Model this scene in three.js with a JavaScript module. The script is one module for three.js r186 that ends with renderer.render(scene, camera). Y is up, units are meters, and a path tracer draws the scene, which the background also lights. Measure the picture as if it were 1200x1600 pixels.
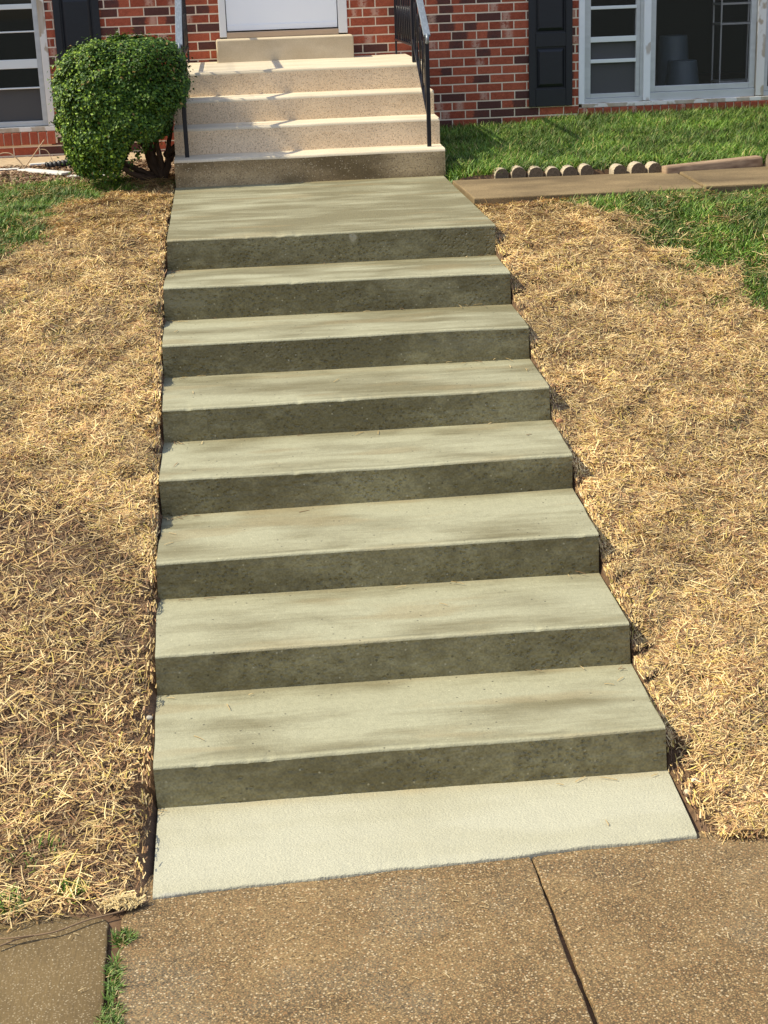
import * as THREE from 'three';
import { mergeGeometries, toCreasedNormals } from 'three/addons/utils/BufferGeometryUtils.js';
import { RoundedBoxGeometry } from 'three/addons/geometries/RoundedBoxGeometry.js';

// ---------- camera, sky, sun, exposure ----------
const scene = new THREE.Scene();
const camera = new THREE.PerspectiveCamera(35.49, 0.75, 0.1, 400);
camera.rotation.order = 'YXZ';
camera.position.set(0.45512, 2.88969, 5.32645);
camera.rotation.set(-0.32317, -0.08075, -0.03664);
camera.updateMatrixWorld(true);
camera.updateProjectionMatrix();
scene.add(camera);

const SUN_AZ = -0.4 * Math.PI / 180, SUN_EL = 47 * Math.PI / 180;
const sunDir = new THREE.Vector3(-Math.cos(SUN_EL) * Math.cos(SUN_AZ), Math.sin(SUN_EL), Math.cos(SUN_EL) * Math.sin(SUN_AZ));
const sun = new THREE.DirectionalLight(new THREE.Color().setRGB(1, 0.91, 0.69), 4.3);
sun.position.copy(sunDir).multiplyScalar(30).add(new THREE.Vector3(1, 0, -3));
sun.target.position.set(1, 0, -3);
sun.castShadow = true;
sun.shadow.mapSize.set(4096, 4096);
Object.assign(sun.shadow.camera, { left: -9, right: 9, top: 9, bottom: -9, near: 1, far: 70 });
sun.shadow.radius = 1.2;
scene.add(sun, sun.target);

{
  const w = 512, h = 256, a = new Float32Array(w * h * 4);
  for (let j = 0; j < h; j++) for (let i = 0; i < w; i++) {
    const el = ((j + 0.5) / h - 0.5) * Math.PI, y = Math.sin(el);
    const u = (i + 0.5) / w * 2 * Math.PI - Math.PI;
    const d = Math.cos(el) * Math.cos(u) * sunDir.x + y * sunDir.y + Math.cos(el) * Math.sin(u) * sunDir.z;
    const t = Math.pow(Math.max(0, y), 0.45), g = 0.5 * Math.exp((d - 1) * 9);
    const o = (j * w + i) * 4;
    if (y > 0) { a[o] = 1.65 * (0.39 - 0.23 * t + g); a[o + 1] = 1.65 * (0.41 - 0.20 * t + g * 0.93); a[o + 2] = 1.65 * (0.43 - 0.09 * t + g * 0.80); }
    else { a[o] = 0.14; a[o + 1] = 0.13; a[o + 2] = 0.10; }
    a[o + 3] = 1;
  }
  const sky = new THREE.DataTexture(a, w, h, THREE.RGBAFormat, THREE.FloatType);
  sky.mapping = THREE.EquirectangularReflectionMapping; sky.magFilter = THREE.LinearFilter; sky.needsUpdate = true;
  scene.background = sky; scene.environment = sky;
}
const renderer = new THREE.WebGLRenderer({ antialias: true });
renderer.toneMapping = THREE.LinearToneMapping;
renderer.toneMappingExposure = 1.38;
renderer.shadowMap.enabled = true;

// ---------- random, noise ----------
function rng(seed) { let s = seed >>> 0; return () => { s = (s + 0x6D2B79F5) | 0; let t = Math.imul(s ^ (s >>> 15), 1 | s); t = (t + Math.imul(t ^ (t >>> 7), 61 | t)) ^ t; return ((t ^ (t >>> 14)) >>> 0) / 4294967296; }; }
function hash(x, y, s) { let h = Math.imul(x, 374761393) + Math.imul(y, 668265263) + Math.imul(s, 974634777); h = Math.imul(h ^ (h >>> 13), 1274126177); return ((h ^ (h >>> 16)) >>> 0) / 4294967296; }
function vnoise(x, y, s = 0) {
  const xi = Math.floor(x), yi = Math.floor(y); let fx = x - xi, fy = y - yi; fx = fx * fx * (3 - 2 * fx); fy = fy * fy * (3 - 2 * fy);
  const a = hash(xi, yi, s), b = hash(xi + 1, yi, s), c = hash(xi, yi + 1, s), d = hash(xi + 1, yi + 1, s);
  return a + (b - a) * fx + (c - a) * fy + (a - b - c + d) * fx * fy;
}
function fbm(x, y, s = 0, o = 4) { let v = 0, a = 0.5, n = 0; for (let i = 0; i < o; i++) { v += a * vnoise(x, y, s + i * 17); n += a; a *= 0.5; x *= 2.03; y *= 2.03; } return v / n; }
const clamp = (v, a = 0, b = 1) => Math.min(b, Math.max(a, v)), lerp = (a, b, t) => a + (b - a) * t;
const sstep = (a, b, v) => { const t = clamp((v - a) / (b - a)); return t * t * (3 - 2 * t); };
const mix3 = (a, b, t) => [lerp(a[0], b[0], t), lerp(a[1], b[1], t), lerp(a[2], b[2], t)];
const toS = v => { v = clamp(v); return 255 * (v <= 0.0031308 ? 12.92 * v : 1.055 * Math.pow(v, 1 / 2.4) - 0.055); };
function colorTex(w, h, fn, repeat = true) {
  const a = new Uint8Array(w * h * 4);
  for (let j = 0; j < h; j++) for (let i = 0; i < w; i++) { const c = fn((i + 0.5) / w, (j + 0.5) / h), o = (j * w + i) * 4; a[o] = toS(c[0]); a[o + 1] = toS(c[1]); a[o + 2] = toS(c[2]); a[o + 3] = 255; }
  const t = new THREE.DataTexture(a, w, h); t.colorSpace = THREE.SRGBColorSpace; t.magFilter = THREE.LinearFilter;
  if (repeat) t.wrapS = t.wrapT = THREE.MirroredRepeatWrapping; t.needsUpdate = true; return t;
}
function grayTex(w, h, fn) {
  const a = new Uint8Array(w * h * 4);
  for (let j = 0; j < h; j++) for (let i = 0; i < w; i++) { const c = clamp(fn((i + 0.5) / w, (j + 0.5) / h)) * 255, o = (j * w + i) * 4; a[o] = a[o + 1] = a[o + 2] = c; a[o + 3] = 255; }
  const t = new THREE.DataTexture(a, w, h); t.magFilter = THREE.LinearFilter; t.wrapS = t.wrapT = THREE.MirroredRepeatWrapping; t.needsUpdate = true; return t;
}
// cellular speckle: nearest jittered grain centre, returns [distance in cells, random of the grain]
function grain(x, y, s) {
  const xi = Math.floor(x), yi = Math.floor(y); let best = 9, id = 0;
  for (let dy = -1; dy <= 1; dy++) for (let dx = -1; dx <= 1; dx++) {
    const cx = xi + dx, cy = yi + dy, px = cx + hash(cx, cy, s), py = cy + hash(cx, cy, s + 1);
    const d = Math.hypot(px - x, py - y); if (d < best) { best = d; id = hash(cx, cy, s + 2); }
  }
  return [best, id];
}
const mat = (r, g, b, rough = 0.8, extra = {}) => new THREE.MeshStandardMaterial({ color: new THREE.Color().setRGB(r, g, b), roughness: rough, ...extra });

// ---------- naming helpers ----------
const used = new Map();
function numbered(name) { const n = used.get(name) || 0; used.set(name, n + 1); return n ? `${name}_${String(n).padStart(3, '0')}` : name; }
function thing(name, label, category, pos = [0, 0, 0], group) {
  const o = new THREE.Group(); o.name = numbered(name); o.position.set(...pos); o.userData = { label, category }; if (group) o.userData.group = group; scene.add(o); return o;
}
function tagged(o, label, category, group) { o.userData = { label, category }; if (group) o.userData.group = group; return o; }
function mesh(name, geo, material, parent = scene) {
  const m = new THREE.Mesh(Array.isArray(geo) ? mergeGeometries(geo.map(g => (g.index ? g.toNonIndexed() : g))) : geo, material);
  m.name = parent === scene ? numbered(name) : name; m.castShadow = m.receiveShadow = true; parent.add(m); return m;
}
function structure(o) { o.userData.kind = 'structure'; return o; }
function rbox(x0, x1, y0, y1, z0, z1, r = 0.004) {
  const w = x1 - x0, h = y1 - y0, d = z1 - z0; r = Math.min(r, w * 0.45, h * 0.45, d * 0.45);
  const g = new RoundedBoxGeometry(w, h, d, 2, r); g.translate((x0 + x1) / 2, (y0 + y1) / 2, (z0 + z1) / 2); metric(g); return g;
}
function box(x0, x1, y0, y1, z0, z1) { const g = new THREE.BoxGeometry(x1 - x0, y1 - y0, z1 - z0); g.translate((x0 + x1) / 2, (y0 + y1) / 2, (z0 + z1) / 2); metric(g); return g; }
function metric(g) { // uv in metres from the dominant axis of each normal
  const p = g.attributes.position, n = g.attributes.normal, uv = new Float32Array(p.count * 2);
  for (let i = 0; i < p.count; i++) {
    const ax = Math.abs(n.getX(i)), ay = Math.abs(n.getY(i)), az = Math.abs(n.getZ(i));
    if (ay >= ax && ay >= az) { uv[2 * i] = p.getX(i); uv[2 * i + 1] = p.getZ(i); } else if (az >= ax) { uv[2 * i] = p.getX(i); uv[2 * i + 1] = p.getY(i); } else { uv[2 * i] = p.getZ(i); uv[2 * i + 1] = p.getY(i); }
  }
  g.setAttribute('uv', new THREE.BufferAttribute(uv, 2)); return g;
}
function gridGeo(rows, cols, f) { // f(r, c) -> [x, y, z, u, v]
  const pos = new Float32Array(rows * cols * 3), uv = new Float32Array(rows * cols * 2), idx = [];
  for (let r = 0; r < rows; r++) for (let c = 0; c < cols; c++) { const q = f(r, c), k = r * cols + c; pos.set(q.slice(0, 3), k * 3); uv.set(q.slice(3, 5), k * 2); }
  for (let r = 0; r < rows - 1; r++) for (let c = 0; c < cols - 1; c++) { const a = r * cols + c, b = a + 1, d = a + cols, e = d + 1; idx.push(a, b, d, b, e, d); }
  const g = new THREE.BufferGeometry(); g.setAttribute('position', new THREE.BufferAttribute(pos, 3)); g.setAttribute('uv', new THREE.BufferAttribute(uv, 2)); g.setIndex(idx); g.computeVertexNormals(); return g;
}
function tube(pts, r, seg = 24, rad = 8, closed = false) { return new THREE.TubeGeometry(new THREE.CatmullRomCurve3(pts.map(p => new THREE.Vector3(...p)), closed), seg, r, rad, closed); }
function bar(a, b, w, h) { // square bar between two points
  const A = new THREE.Vector3(...a), B = new THREE.Vector3(...b), L = A.distanceTo(B), g = new RoundedBoxGeometry(w, h, L, 1, Math.min(w, h) * 0.18);
  const m = new THREE.Matrix4().lookAt(A, B, Math.abs(B.clone().sub(A).normalize().y) > 0.95 ? new THREE.Vector3(0, 0, 1) : new THREE.Vector3(0, 1, 0)); g.applyMatrix4(m); g.translate(...A.add(B).multiplyScalar(0.5).toArray()); return g;
}

// ---------- layout of the staircase ----------
// per step: z of its riser, then [x, y] of bottom left, bottom right, nosing left, nosing right
const ST = [
  [0.000, [0.008, -0.002], [1.928, 0.000], [0.003, 0.168], [1.916, 0.183]],
  [-0.575, [-0.005, 0.193], [1.924, 0.187], [0.001, 0.363], [1.913, 0.369]],
  [-1.149, [-0.009, 0.381], [1.917, 0.370], [-0.004, 0.548], [1.914, 0.552]],
  [-1.724, [0.003, 0.566], [1.917, 0.580], [-0.001, 0.739], [1.916, 0.747]],
  [-2.299, [0.002, 0.756], [1.926, 0.758], [0.007, 0.921], [1.917, 0.927]],
  [-2.874, [-0.005, 0.945], [1.924, 0.939], [0.000, 1.120], [1.918, 1.114]],
  [-3.448, [-0.009, 1.128], [1.924, 1.120], [-0.002, 1.312], [1.918, 1.299]],
  [-4.023, [0.000, 1.305], [1.930, 1.303], [0.010, 1.486], [1.927, 1.482]],
];
const ZL = -6.156, YL = 1.527, ZW = -8.55;
// ground height
const KZ = [-60, -9, -8.55, -6.3, -4.6, -4.02, 0, 0.3, 0.55, 0.75, 3, 60], KH = [1.5, 1.55, 1.55, 1.49, 1.46, 1.38, 0.06, 0.02, -0.005, -0.034, -0.06, -0.06];
function profile(z) { for (let i = 0; i < KZ.length - 1; i++) if (z <= KZ[i + 1]) return lerp(KH[i], KH[i + 1], clamp((z - KZ[i]) / (KZ[i + 1] - KZ[i]))); return -0.06; }
function softProfile(z) { return (profile(z - 0.12) + 2 * profile(z) + profile(z + 0.12)) / 4; }
function treadY(z) { if (z > 0) return -0.01; for (let i = 7; i >= 0; i--) if (z < ST[i][0]) return lerp(ST[i][3][1], i < 7 ? ST[i + 1][1][1] : YL, clamp((z - ST[i][0]) / ((i < 7 ? ST[i + 1][0] : ZL) - ST[i][0]))); return 0; }
function groundH(x, z) {
  let h = softProfile(z + (x > 1.5 ? 0.17 * sstep(-0.1, 0.35, z) : 0));
  if (x > 1.92 && z < -4.9) h = lerp(h, z > -5.97 ? 1.40 : lerp(1.53, 1.60 + 0.05 * sstep(2.7, 3.4, x), clamp((-5.97 - z) / 2.4)), sstep(-4.9, -5.0, z));
  const und = (fbm(x * 2.2 + 7, z * 2.2, 5, 3) - 0.5) * 0.08 * sstep(0.6, 0.2, z) * sstep(-6.6, -5.5, z) + (fbm(x * 9, z * 9, 9, 2) - 0.5) * 0.022;
  h += z > 0.75 ? 0 : und;
  const d = x < 0.96 ? -x : x - 1.92;
  if (z < 0.5 && z > -6.2 && d < 0.3) { const lim = (z > -0.02 ? (x < 0.9 ? 0.008 : -0.016) : (treadY(z - 0.16) + 2 * treadY(z) + treadY(z + 0.16)) / 4 - (x < 0.9 ? 0.03 : 0.045)) + Math.max(0, d) * 0.5; if (h > lim) h = lerp(h, lim, sstep(0.3, 0.12, d)); }
  return h;
}

// ---------- ground ----------
const soilMap = colorTex(512, 512, (u, v) => { const n = fbm(u * 40, v * 40, 3, 4), m = fbm(u * 6, v * 6, 8, 3), g = hash(Math.floor(u * 512), Math.floor(v * 512), 4); const c = mix3([0.06, 0.033, 0.017], [0.23, 0.135, 0.07], clamp(n * 0.8 + m * 0.5 - 0.2)); const k = 0.8 + 0.4 * g; return [c[0] * k, c[1] * k, c[2] * k]; });
const soilMat = new THREE.MeshStandardMaterial({ map: soilMap, bumpMap: soilMap, bumpScale: 0.012, roughness: 1 });
{
  const xs = [], zs = [];
  const fill = (arr, a, b, n) => { for (let i = 0; i < n; i++) arr.push(lerp(a, b, i / n)); };
  fill(xs, -150, -8, 6); fill(xs, -8, -1.8, 24); fill(xs, -1.8, -0.01, 50); xs.push(0.014, 0.055); fill(xs, 0.2, 1.7, 5); xs.push(1.855, 1.896, 1.926); fill(xs, 1.935, 4.6, 70); fill(xs, 4.6, 9, 20); fill(xs, 9, 151, 7); xs.push(151);
  fill(zs, -150, -14, 5); fill(zs, -14, -8.6, 10); fill(zs, -8.6, 0.8, 260); fill(zs, 0.8, 6, 8); fill(zs, 6, 151, 6); zs.push(151);
  zs.reverse();
  const g = gridGeo(zs.length, xs.length, (r, c) => { const x = xs[c], z = zs[r]; let h = groundH(x, z); if (x > 0.05 && x < 1.87 && z < 0.6 && z > -8.6) h = Math.min(h, treadY(z) - 0.2); if (((x > -0.02 && x < 0.06) || (x > 1.86 && x < 1.93)) && z < 0.6 && z > -6.2) h = Math.min(h, treadY(z) - 0.015, treadY(z + 0.04) - 0.015); if (x > -0.02 && z > 0.55 && z < 2.5) h = Math.min(h, -0.034); return [x, h, z, x / 0.9, z / 0.9]; });
  structure(mesh('ground', g, soilMat));
}
// pavement of the street, slabs with open joints
const paveMap = colorTex(2048, 1024, (u, v) => {
  const x = u * 3, z = v * 1.5, big = fbm(x * 2.1, z * 2.1, 21, 4), mid = fbm(x * 12, z * 12, 22, 3);
  let c = mix3([0.100, 0.064, 0.026], [0.235, 0.158, 0.070], clamp(big * 1.25 - 0.2 + (mid - 0.5) * 0.7));
  c = mix3(c, [0.085, 0.060, 0.032], 0.75 * sstep(0.60, 0.75, fbm(x * 1.3 + 4, z * 1.6, 27, 4)));
  c = mix3(c, [0.16, 0.132, 0.086], 0.5 * sstep(0.56, 0.72, fbm(x * 2.7 + 9, z * 2.7, 25, 3)));
  const k = 0.72 + 0.5 * vnoise(x * 420, z * 420, 23); c = c.map(q => q * k);
  const [d, id] = grain(x * 150, z * 150, 31); if (d < 0.26 + 0.26 * id) { const t = hash(Math.floor(id * 9999), 3, 5); const s = id > 0.945 ? [0.56, 0.44, 0.27] : t > 0.62 ? [0.38, 0.255, 0.115] : t > 0.35 ? [0.29, 0.155, 0.06] : t > 0.15 ? [0.17, 0.105, 0.042] : [0.05, 0.032, 0.014]; c = mix3(c, s, 0.8); }
  const [d2, i2] = grain(x * 38, z * 38, 37); if (i2 > 0.82 && d2 < 0.16) c = mix3(c, i2 > 0.93 ? [0.50, 0.38, 0.21] : [0.26, 0.15, 0.07], 0.7);
  return c;
});
const paveBump = grayTex(1024, 512, (u, v) => { const x = u * 3, z = v * 1.5, [d, id] = grain(x * 150, z * 150, 31); return 0.4 + 0.35 * (d < 0.4 ? (0.4 - d) * 2.5 * id : 0) + 0.2 * vnoise(x * 160, z * 160, 3); });
const oldSlabMap = colorTex(1024, 1024, (u, v) => {
  const x = u * 1.5, z = v * 1.5, big = fbm(x * 3, z * 3, 41, 4); let c = mix3([0.095, 0.062, 0.023], [0.195, 0.132, 0.055], clamp(big * 1.5 - 0.3));
  const k = 0.72 + 0.35 * vnoise(x * 500, z * 30, 43) + 0.3 * vnoise(x * 300, z * 300, 44); c = c.map(q => q * k * 0.85);
  const [d, id] = grain(x * 120, z * 120, 46); if (d < 0.3 && id > 0.6) c = mix3(c, id > 0.9 ? [0.5, 0.42, 0.28] : [0.30, 0.23, 0.14], 0.6); return c;
});
const paveMat = new THREE.MeshStandardMaterial({ map: paveMap, bumpMap: paveBump, bumpScale: 0.004, roughness: 0.9 });
const oldSlabMat = new THREE.MeshStandardMaterial({ map: oldSlabMap, bumpMap: oldSlabMap, bumpScale: 0.004, roughness: 0.92 });
function polySlab(name, poly, yTop, depth, material, parent, su = 1, sv = 1, r = 0.006) {
  const s = new THREE.Shape(); poly.forEach(([x, z], i) => (i ? s.lineTo(x, -z) : s.moveTo(x, -z)));
  const g = new THREE.ExtrudeGeometry(s, { depth: depth - 2 * r, bevelEnabled: true, bevelThickness: r, bevelSize: r, bevelOffset: -r, bevelSegments: 2 });
  g.rotateX(-Math.PI / 2); g.translate(0, yTop - depth + r, 0); metric(g);
  const uv = g.attributes.uv; for (let i = 0; i < uv.count; i++) uv.setXY(i, uv.getX(i) / su, uv.getY(i) / sv);
  return mesh(name, g, material, parent);
}
const YS = -0.012;
const edge = (x, z0, z1, s) => { const n = 40, out = []; for (let i = 0; i <= n; i++) { const z = lerp(z0, z1, i / n), w = 0.006 * sstep(0.5, 1.2, z) * (s % 2 ? -1 : 1); out.push([x + (z - 0.44) * 0.026 + w + (fbm(z * 22, s, 61, 4) - 0.5) * 0.010, z]); } return out; };
{
  const pavement = structure(new THREE.Group()); pavement.name = 'pavement'; scene.add(pavement);
  polySlab('slab', [[-0.084, 0.70], [-0.062, 1.32], [-0.04, 2.1], ...edge(1.304, 2.1, 0.44, 1), [0.0, 0.44]], YS, 0.12, paveMat, pavement, 3, 1.5);
  polySlab('slab', [...edge(1.311, 0.44, 2.1, 2), [3.0, 2.1], [3.0, 0.44]], YS - 0.003, 0.12, paveMat, pavement, 3, 1.5);
  polySlab('slab', [[3.012, 0.44], [3.012, 2.1], [4.6, 2.1], [4.6, 0.44]], YS, 0.12, paveMat, pavement, 3, 1.5);
  polySlab('slab', [[-1.6, 0.80], [-1.6, 2.1], ...edge(-0.134, 2.1, 0.69, 4).slice(0, -1), [-0.136, 0.69], [-0.3, 0.62]], YS - 0.004, 0.12, oldSlabMat, pavement, 1.5, 1.5);
  polySlab('slab', [[-3.2, 0.95], [-3.2, 2.1], [-1.612, 2.1], [-1.612, 0.80]], YS, 0.12, oldSlabMat, pavement, 1.5, 1.5);
  structure(mesh('road', box(-150, 150, -0.2, -0.045, 3.4, 11), mat(0.07, 0.07, 0.072, 0.9)));
  structure(mesh('added_far_lawn', box(-150, 150, -0.2, -0.04, 11.0, 150), mat(0.035, 0.042, 0.034, 1)));  // unseen sheet, added and toned dark grey for the window reflections
  // old path that runs from the landing to the right, along the front lawn
  const path = structure(new THREE.Group()); path.name = 'path'; scene.add(path);
  const pm = new THREE.MeshStandardMaterial({ map: colorTex(1024, 512, (u, v) => { const x = u * 2, z = v; let c = mix3([0.115, 0.077, 0.034], [0.26, 0.185, 0.09], clamp(fbm(x * 3, z * 5, 51, 5) * 1.6 - 0.3)); const k = 0.65 + 0.6 * vnoise(x * 250, z * 250, 52); return c.map(q => q * k); }), roughness: 0.92 });
  pm.bumpMap = pm.map; pm.bumpScale = 0.004;
  polySlab('slab', [[1.935, -5.955], [1.945, -4.97], [3.448, -4.955], [3.500, -5.86], [3.10, -5.90]], YL - 0.012, 0.12, pm, path, 2, 1, 0.008);
  polySlab('slab', [[3.512, -5.90], [3.460, -4.955], [4.9, -4.95], [4.9, -5.86]], YL - 0.002, 0.12, pm, path, 2, 1, 0.012);
  polySlab('slab', [[4.912, -5.86], [4.912, -4.95], [6.6, -4.95], [6.6, -5.86]], YL - 0.006, 0.12, pm, path, 2, 1, 0.008);
}

// ---------- new concrete staircase ----------
const DAMP = [0.06, 0.10, 0.18, 0.28, 0.30, 0.36, 0.42, 0.66], W2 = 2.0;
const BRIGHT = [0.350, 0.336, 0.220], OLIVE = [0.170, 0.150, 0.078], RUST = [0.28, 0.215, 0.105];
function treadTex(seed, depth, damp) {
  const w = 1000, h = Math.round(depth * 500);
  return colorTex(w, h, (u, v) => {
    const x = u * 2, z = v * depth;
    const streak = fbm(x * 1.6 + seed * 3.1, z * 13 + 1.1 * fbm(x * 2.5, z * 3, seed, 3), seed, 4), blot = fbm(x * 2.6 + seed, z * 6 + fbm(x * 3, z * 3, seed + 2, 2), seed + 40, 4), fine = fbm(x * 6, z * 130, seed + 7, 2);
    let t = clamp(damp * 1.05 + (streak - 0.5) * 1.35 + (blot - 0.44) * 1.7 + (fine - 0.5) * 0.28);
    t *= sstep(0.0, 0.04, z) * 0.75 + 0.25;
    let c = mix3(BRIGHT, OLIVE, t * 0.95);
    c = mix3(c, RUST, 0.35 * sstep(0.60, 0.78, fbm(x * 1.8, z * 9, seed + 60, 3)) + 0.55 * sstep(depth - 0.07, depth - 0.005, z) * fbm(x * 5, 1, seed + 3, 3));
    const k = (0.90 + 0.16 * vnoise(x * 230, z * 230, seed + 1)) * (0.94 + 0.12 * vnoise(x * 70, z * 90, seed + 2)); const nose = 1 + 0.12 * sstep(0.022, 0.008, z) - 0.16 * sstep(0.012, 0.004, Math.abs(z - 0.034)) * sstep(0.45, 0.62, fbm(x * 4, 1, seed + 9, 3)); let q = c.map(e => e * k * nose);
    const [d, id] = grain(x * 30, z * 30, seed + 70); if (id > 0.965 && d < 0.12) q = q.map(e => e * 0.35); else if (id < 0.02 && d < 0.1) q = q.map(e => e * 1.4);
    return q;
  }, false);
}
const treadBump = grayTex(1000, 500, (u, v) => { const x = u * 2, z = v; return 0.5 + 0.22 * (vnoise(x * 8, z * 180, 3) - 0.5) + 0.4 * (vnoise(x * 260, z * 260, 5) - 0.5) + 0.5 * (fbm(x * 9, z * 9, 6, 3) - 0.5); });
const riserMap = colorTex(1024, 1024, (u, v) => {
  const x = u * 2, y = v * 2, m = fbm(x * 3, y * 8, 81, 4), n = fbm(x * 22, y * 30, 82, 3);
  let c = mix3([0.150, 0.128, 0.058], [0.310, 0.276, 0.146], clamp(m * 1.2 - 0.2 + (n - 0.5) * 0.9 + (fbm(x * 1.1, y * 3, 86, 2) - 0.5) * 0.8)); const k = 0.78 + 0.44 * vnoise(x * 170, y * 170, 83); c = c.map(q => q * k);
  const [d, id] = grain(x * 26, y * 26, 84); if (id > 0.90 && d < 0.05 + 0.10 * hash(id * 1e4 | 0, 1, 1)) c = c.map(q => q * 0.5); else if (id < 0.07 && d < 0.10) c = [0.40, 0.36, 0.23];
  const smear = (sx, sy, wx, wy, a, col) => { const q = Math.hypot((x - sx) / wx, (y - sy) / wy) + (n - 0.5) * 1.3 + (m - 0.5) * 0.8; c = mix3(c, col, a * sstep(1, 0.35, q)); };
  smear(1.09, 1.735, 0.022, 0.05, 0.85, [0.40, 0.36, 0.24]); smear(1.06, 1.77, 0.03, 0.016, 0.6, [0.40, 0.36, 0.24]); smear(0.16, 1.48, 0.16, 0.06, 0.5, [0.28, 0.25, 0.14]); smear(1.55, 1.25, 0.3, 0.05, 0.35, [0.22, 0.20, 0.12]); return c;
});
const riserBump = grayTex(1024, 1024, (u, v) => {
  const x = u * 2, y = v * 2; let h = 0.6 + 0.4 * (fbm(x * 60, y * 80, 91, 3) - 0.5) - 0.10 * sstep(0.62, 0.8, fbm(x * 3, y * 40, 96, 2)) + 0.2 * (fbm(x * 5, y * 26, 92, 3) - 0.5);
  const [d, id] = grain(x * 44, y * 44, 93), msk = sstep(0.42, 0.6, fbm(x * 4, y * 6, 95, 2)); if (d < 0.35 && id > 0.45) h -= msk * (0.35 - d) * 1.6; const [d2, i2] = grain(x * 17, y * 26, 94); if (i2 > 0.85) h -= 0.4 * sstep(0.22, 0.05, d2); return h;
});
const riserMat = new THREE.MeshStandardMaterial({ map: riserMap, bumpMap: riserBump, bumpScale: 0.016, roughness: 0.68 });
const stairs = thing('concrete_staircase', 'newly poured grey-green concrete staircase of eight wide steps climbing the straw slope', 'staircase');
function pourStep(i) {
  const [z0, bl, br, nl, nr] = ST[i], last = i === 7, z1 = last ? ZL - 0.012 : ST[i + 1][0] - 0.012, b2l = last ? [-0.001, YL] : ST[i + 1][1], b2r = last ? [1.897, YL - 0.001] : ST[i + 1][2];
  const N = 161, R = 0.011, jag = (u, s) => (fbm(u * 2.6, i * 5.3, 200 + s, 2) - 0.5), fine = u => fbm(u * 34, i * 2.7, 215, 3) - 0.5, chip = u => 0.007 * sstep(0.66, 0.85, fbm(u * 46, i * 3, 222, 2)) * sstep(0.45, 0.6, fbm(u * 5, i * 7, 223, 2));
  const top = u => lerp(nl[1], nr[1], u) + jag(u, 1) * 0.014 + fine(u) * 0.002 - chip(u) * 0.4, soft = u => lerp(nl[1], nr[1], u) + jag(u, 1) * 0.014, fz = u => z0 + jag(u, 2) * 0.012, lip = u => fine(u + 3) * 0.004 - chip(u);
  const wob = (z, s) => (fbm(z * 6, s, 240, 3) - 0.5) * 0.012;
  const depth = Math.abs(z1 - z0);
  const prof = []; for (let k = 0; k <= 5; k++) { const a = k / 5 * Math.PI / 2; prof.push([-R + R * Math.sin(a), R - R * Math.cos(a)]); } // [dy, back]
  const nT = last ? 26 : 9;
  const tread = gridGeo(prof.length + nT, N, (r, c) => {
    const u = c / (N - 1), xl = lerp(nl[0], b2l[0], 0), xr = nr[0]; let y, z, v;
    if (r < prof.length) { y = top(u) + prof[r][0]; z = fz(u) + lip(u) * (r / 5) - prof[r][1]; v = r * 0.003; const x = lerp(xl, xr, u); return [x, y, z, u * (xr - xl) / 2 + 0.02, v / depth]; }
    const t = (r - prof.length + 1) / nT; z = lerp(fz(u) + lip(u) * Math.max(0, 1 - t * 6) - R, z1, t); y = lerp(t < 0.13 ? lerp(top(u), soft(u), t / 0.13) : soft(u), lerp(b2l[1], b2r[1], u), t) + (fbm(u * 5, z * 4, 250 + i, 3) - 0.5) * 0.007 * Math.sin(Math.PI * t);
    const x = lerp(lerp(nl[0], b2l[0], t) + wob(z, 3) * Math.sin(Math.PI * t), lerp(nr[0], b2r[0], t) + wob(z, 8) * Math.sin(Math.PI * t), u);
    return [x, y, z, u * (xr - xl) / 2 + 0.02, (0.018 + t * (depth - 0.02)) / depth];
  });
  // body: riser face and the two sides down into the slope
  const rows = 8, riser = gridGeo(rows, N, (r, c) => { const u = c / (N - 1), t = r / (rows - 1), yb = lerp(bl[1], br[1], u) - 0.05, yt = top(u) - R, s = clamp((lerp(yb, yt, t) - yb) / (yt - yb)); const x = lerp(lerp(bl[0], nl[0], s), lerp(br[0], nr[0], s), u), y = lerp(yb, yt, t); return [x, y, fz(u), (x + 0.03) / 2.05, (y - yb) / 2 + i * 0.11]; });
  const side = right => { const pts = [[fz(right) - 0, top(right) - R]], x = right ? nr[0] : nl[0], xb = right ? b2r[0] : b2l[0]; pts.push([fz(right) - R, top(right)]); for (let k = 1; k <= 6; k++) { const t = k / 6; pts.push([lerp(fz(right) - R, z1, t), lerp(top(right), (right ? b2r : b2l)[1], t)]); } return gridGeo(2, pts.length, (r, c) => { const k = right ? c : pts.length - 1 - c, [z, y] = pts[k], t = clamp((z - pts[0][0]) / (z1 - pts[0][0])), yy = r ? y : (right ? br : bl)[1] - 0.05; return [lerp(x, xb, t), yy, z, z / 2, yy / 2]; }); };
  const body = mesh('step', [riser, side(0), side(1)], riserMat, stairs);
  const m = new THREE.MeshStandardMaterial({ map: treadTex(300 + i * 7, depth, DAMP[i]), bumpMap: treadBump, bumpScale: 0.003, roughness: 0.78 });
  mesh('tread', tread, m, body);
  return body;
}
for (let i = 0; i < 8; i++) pourStep(i);
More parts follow.
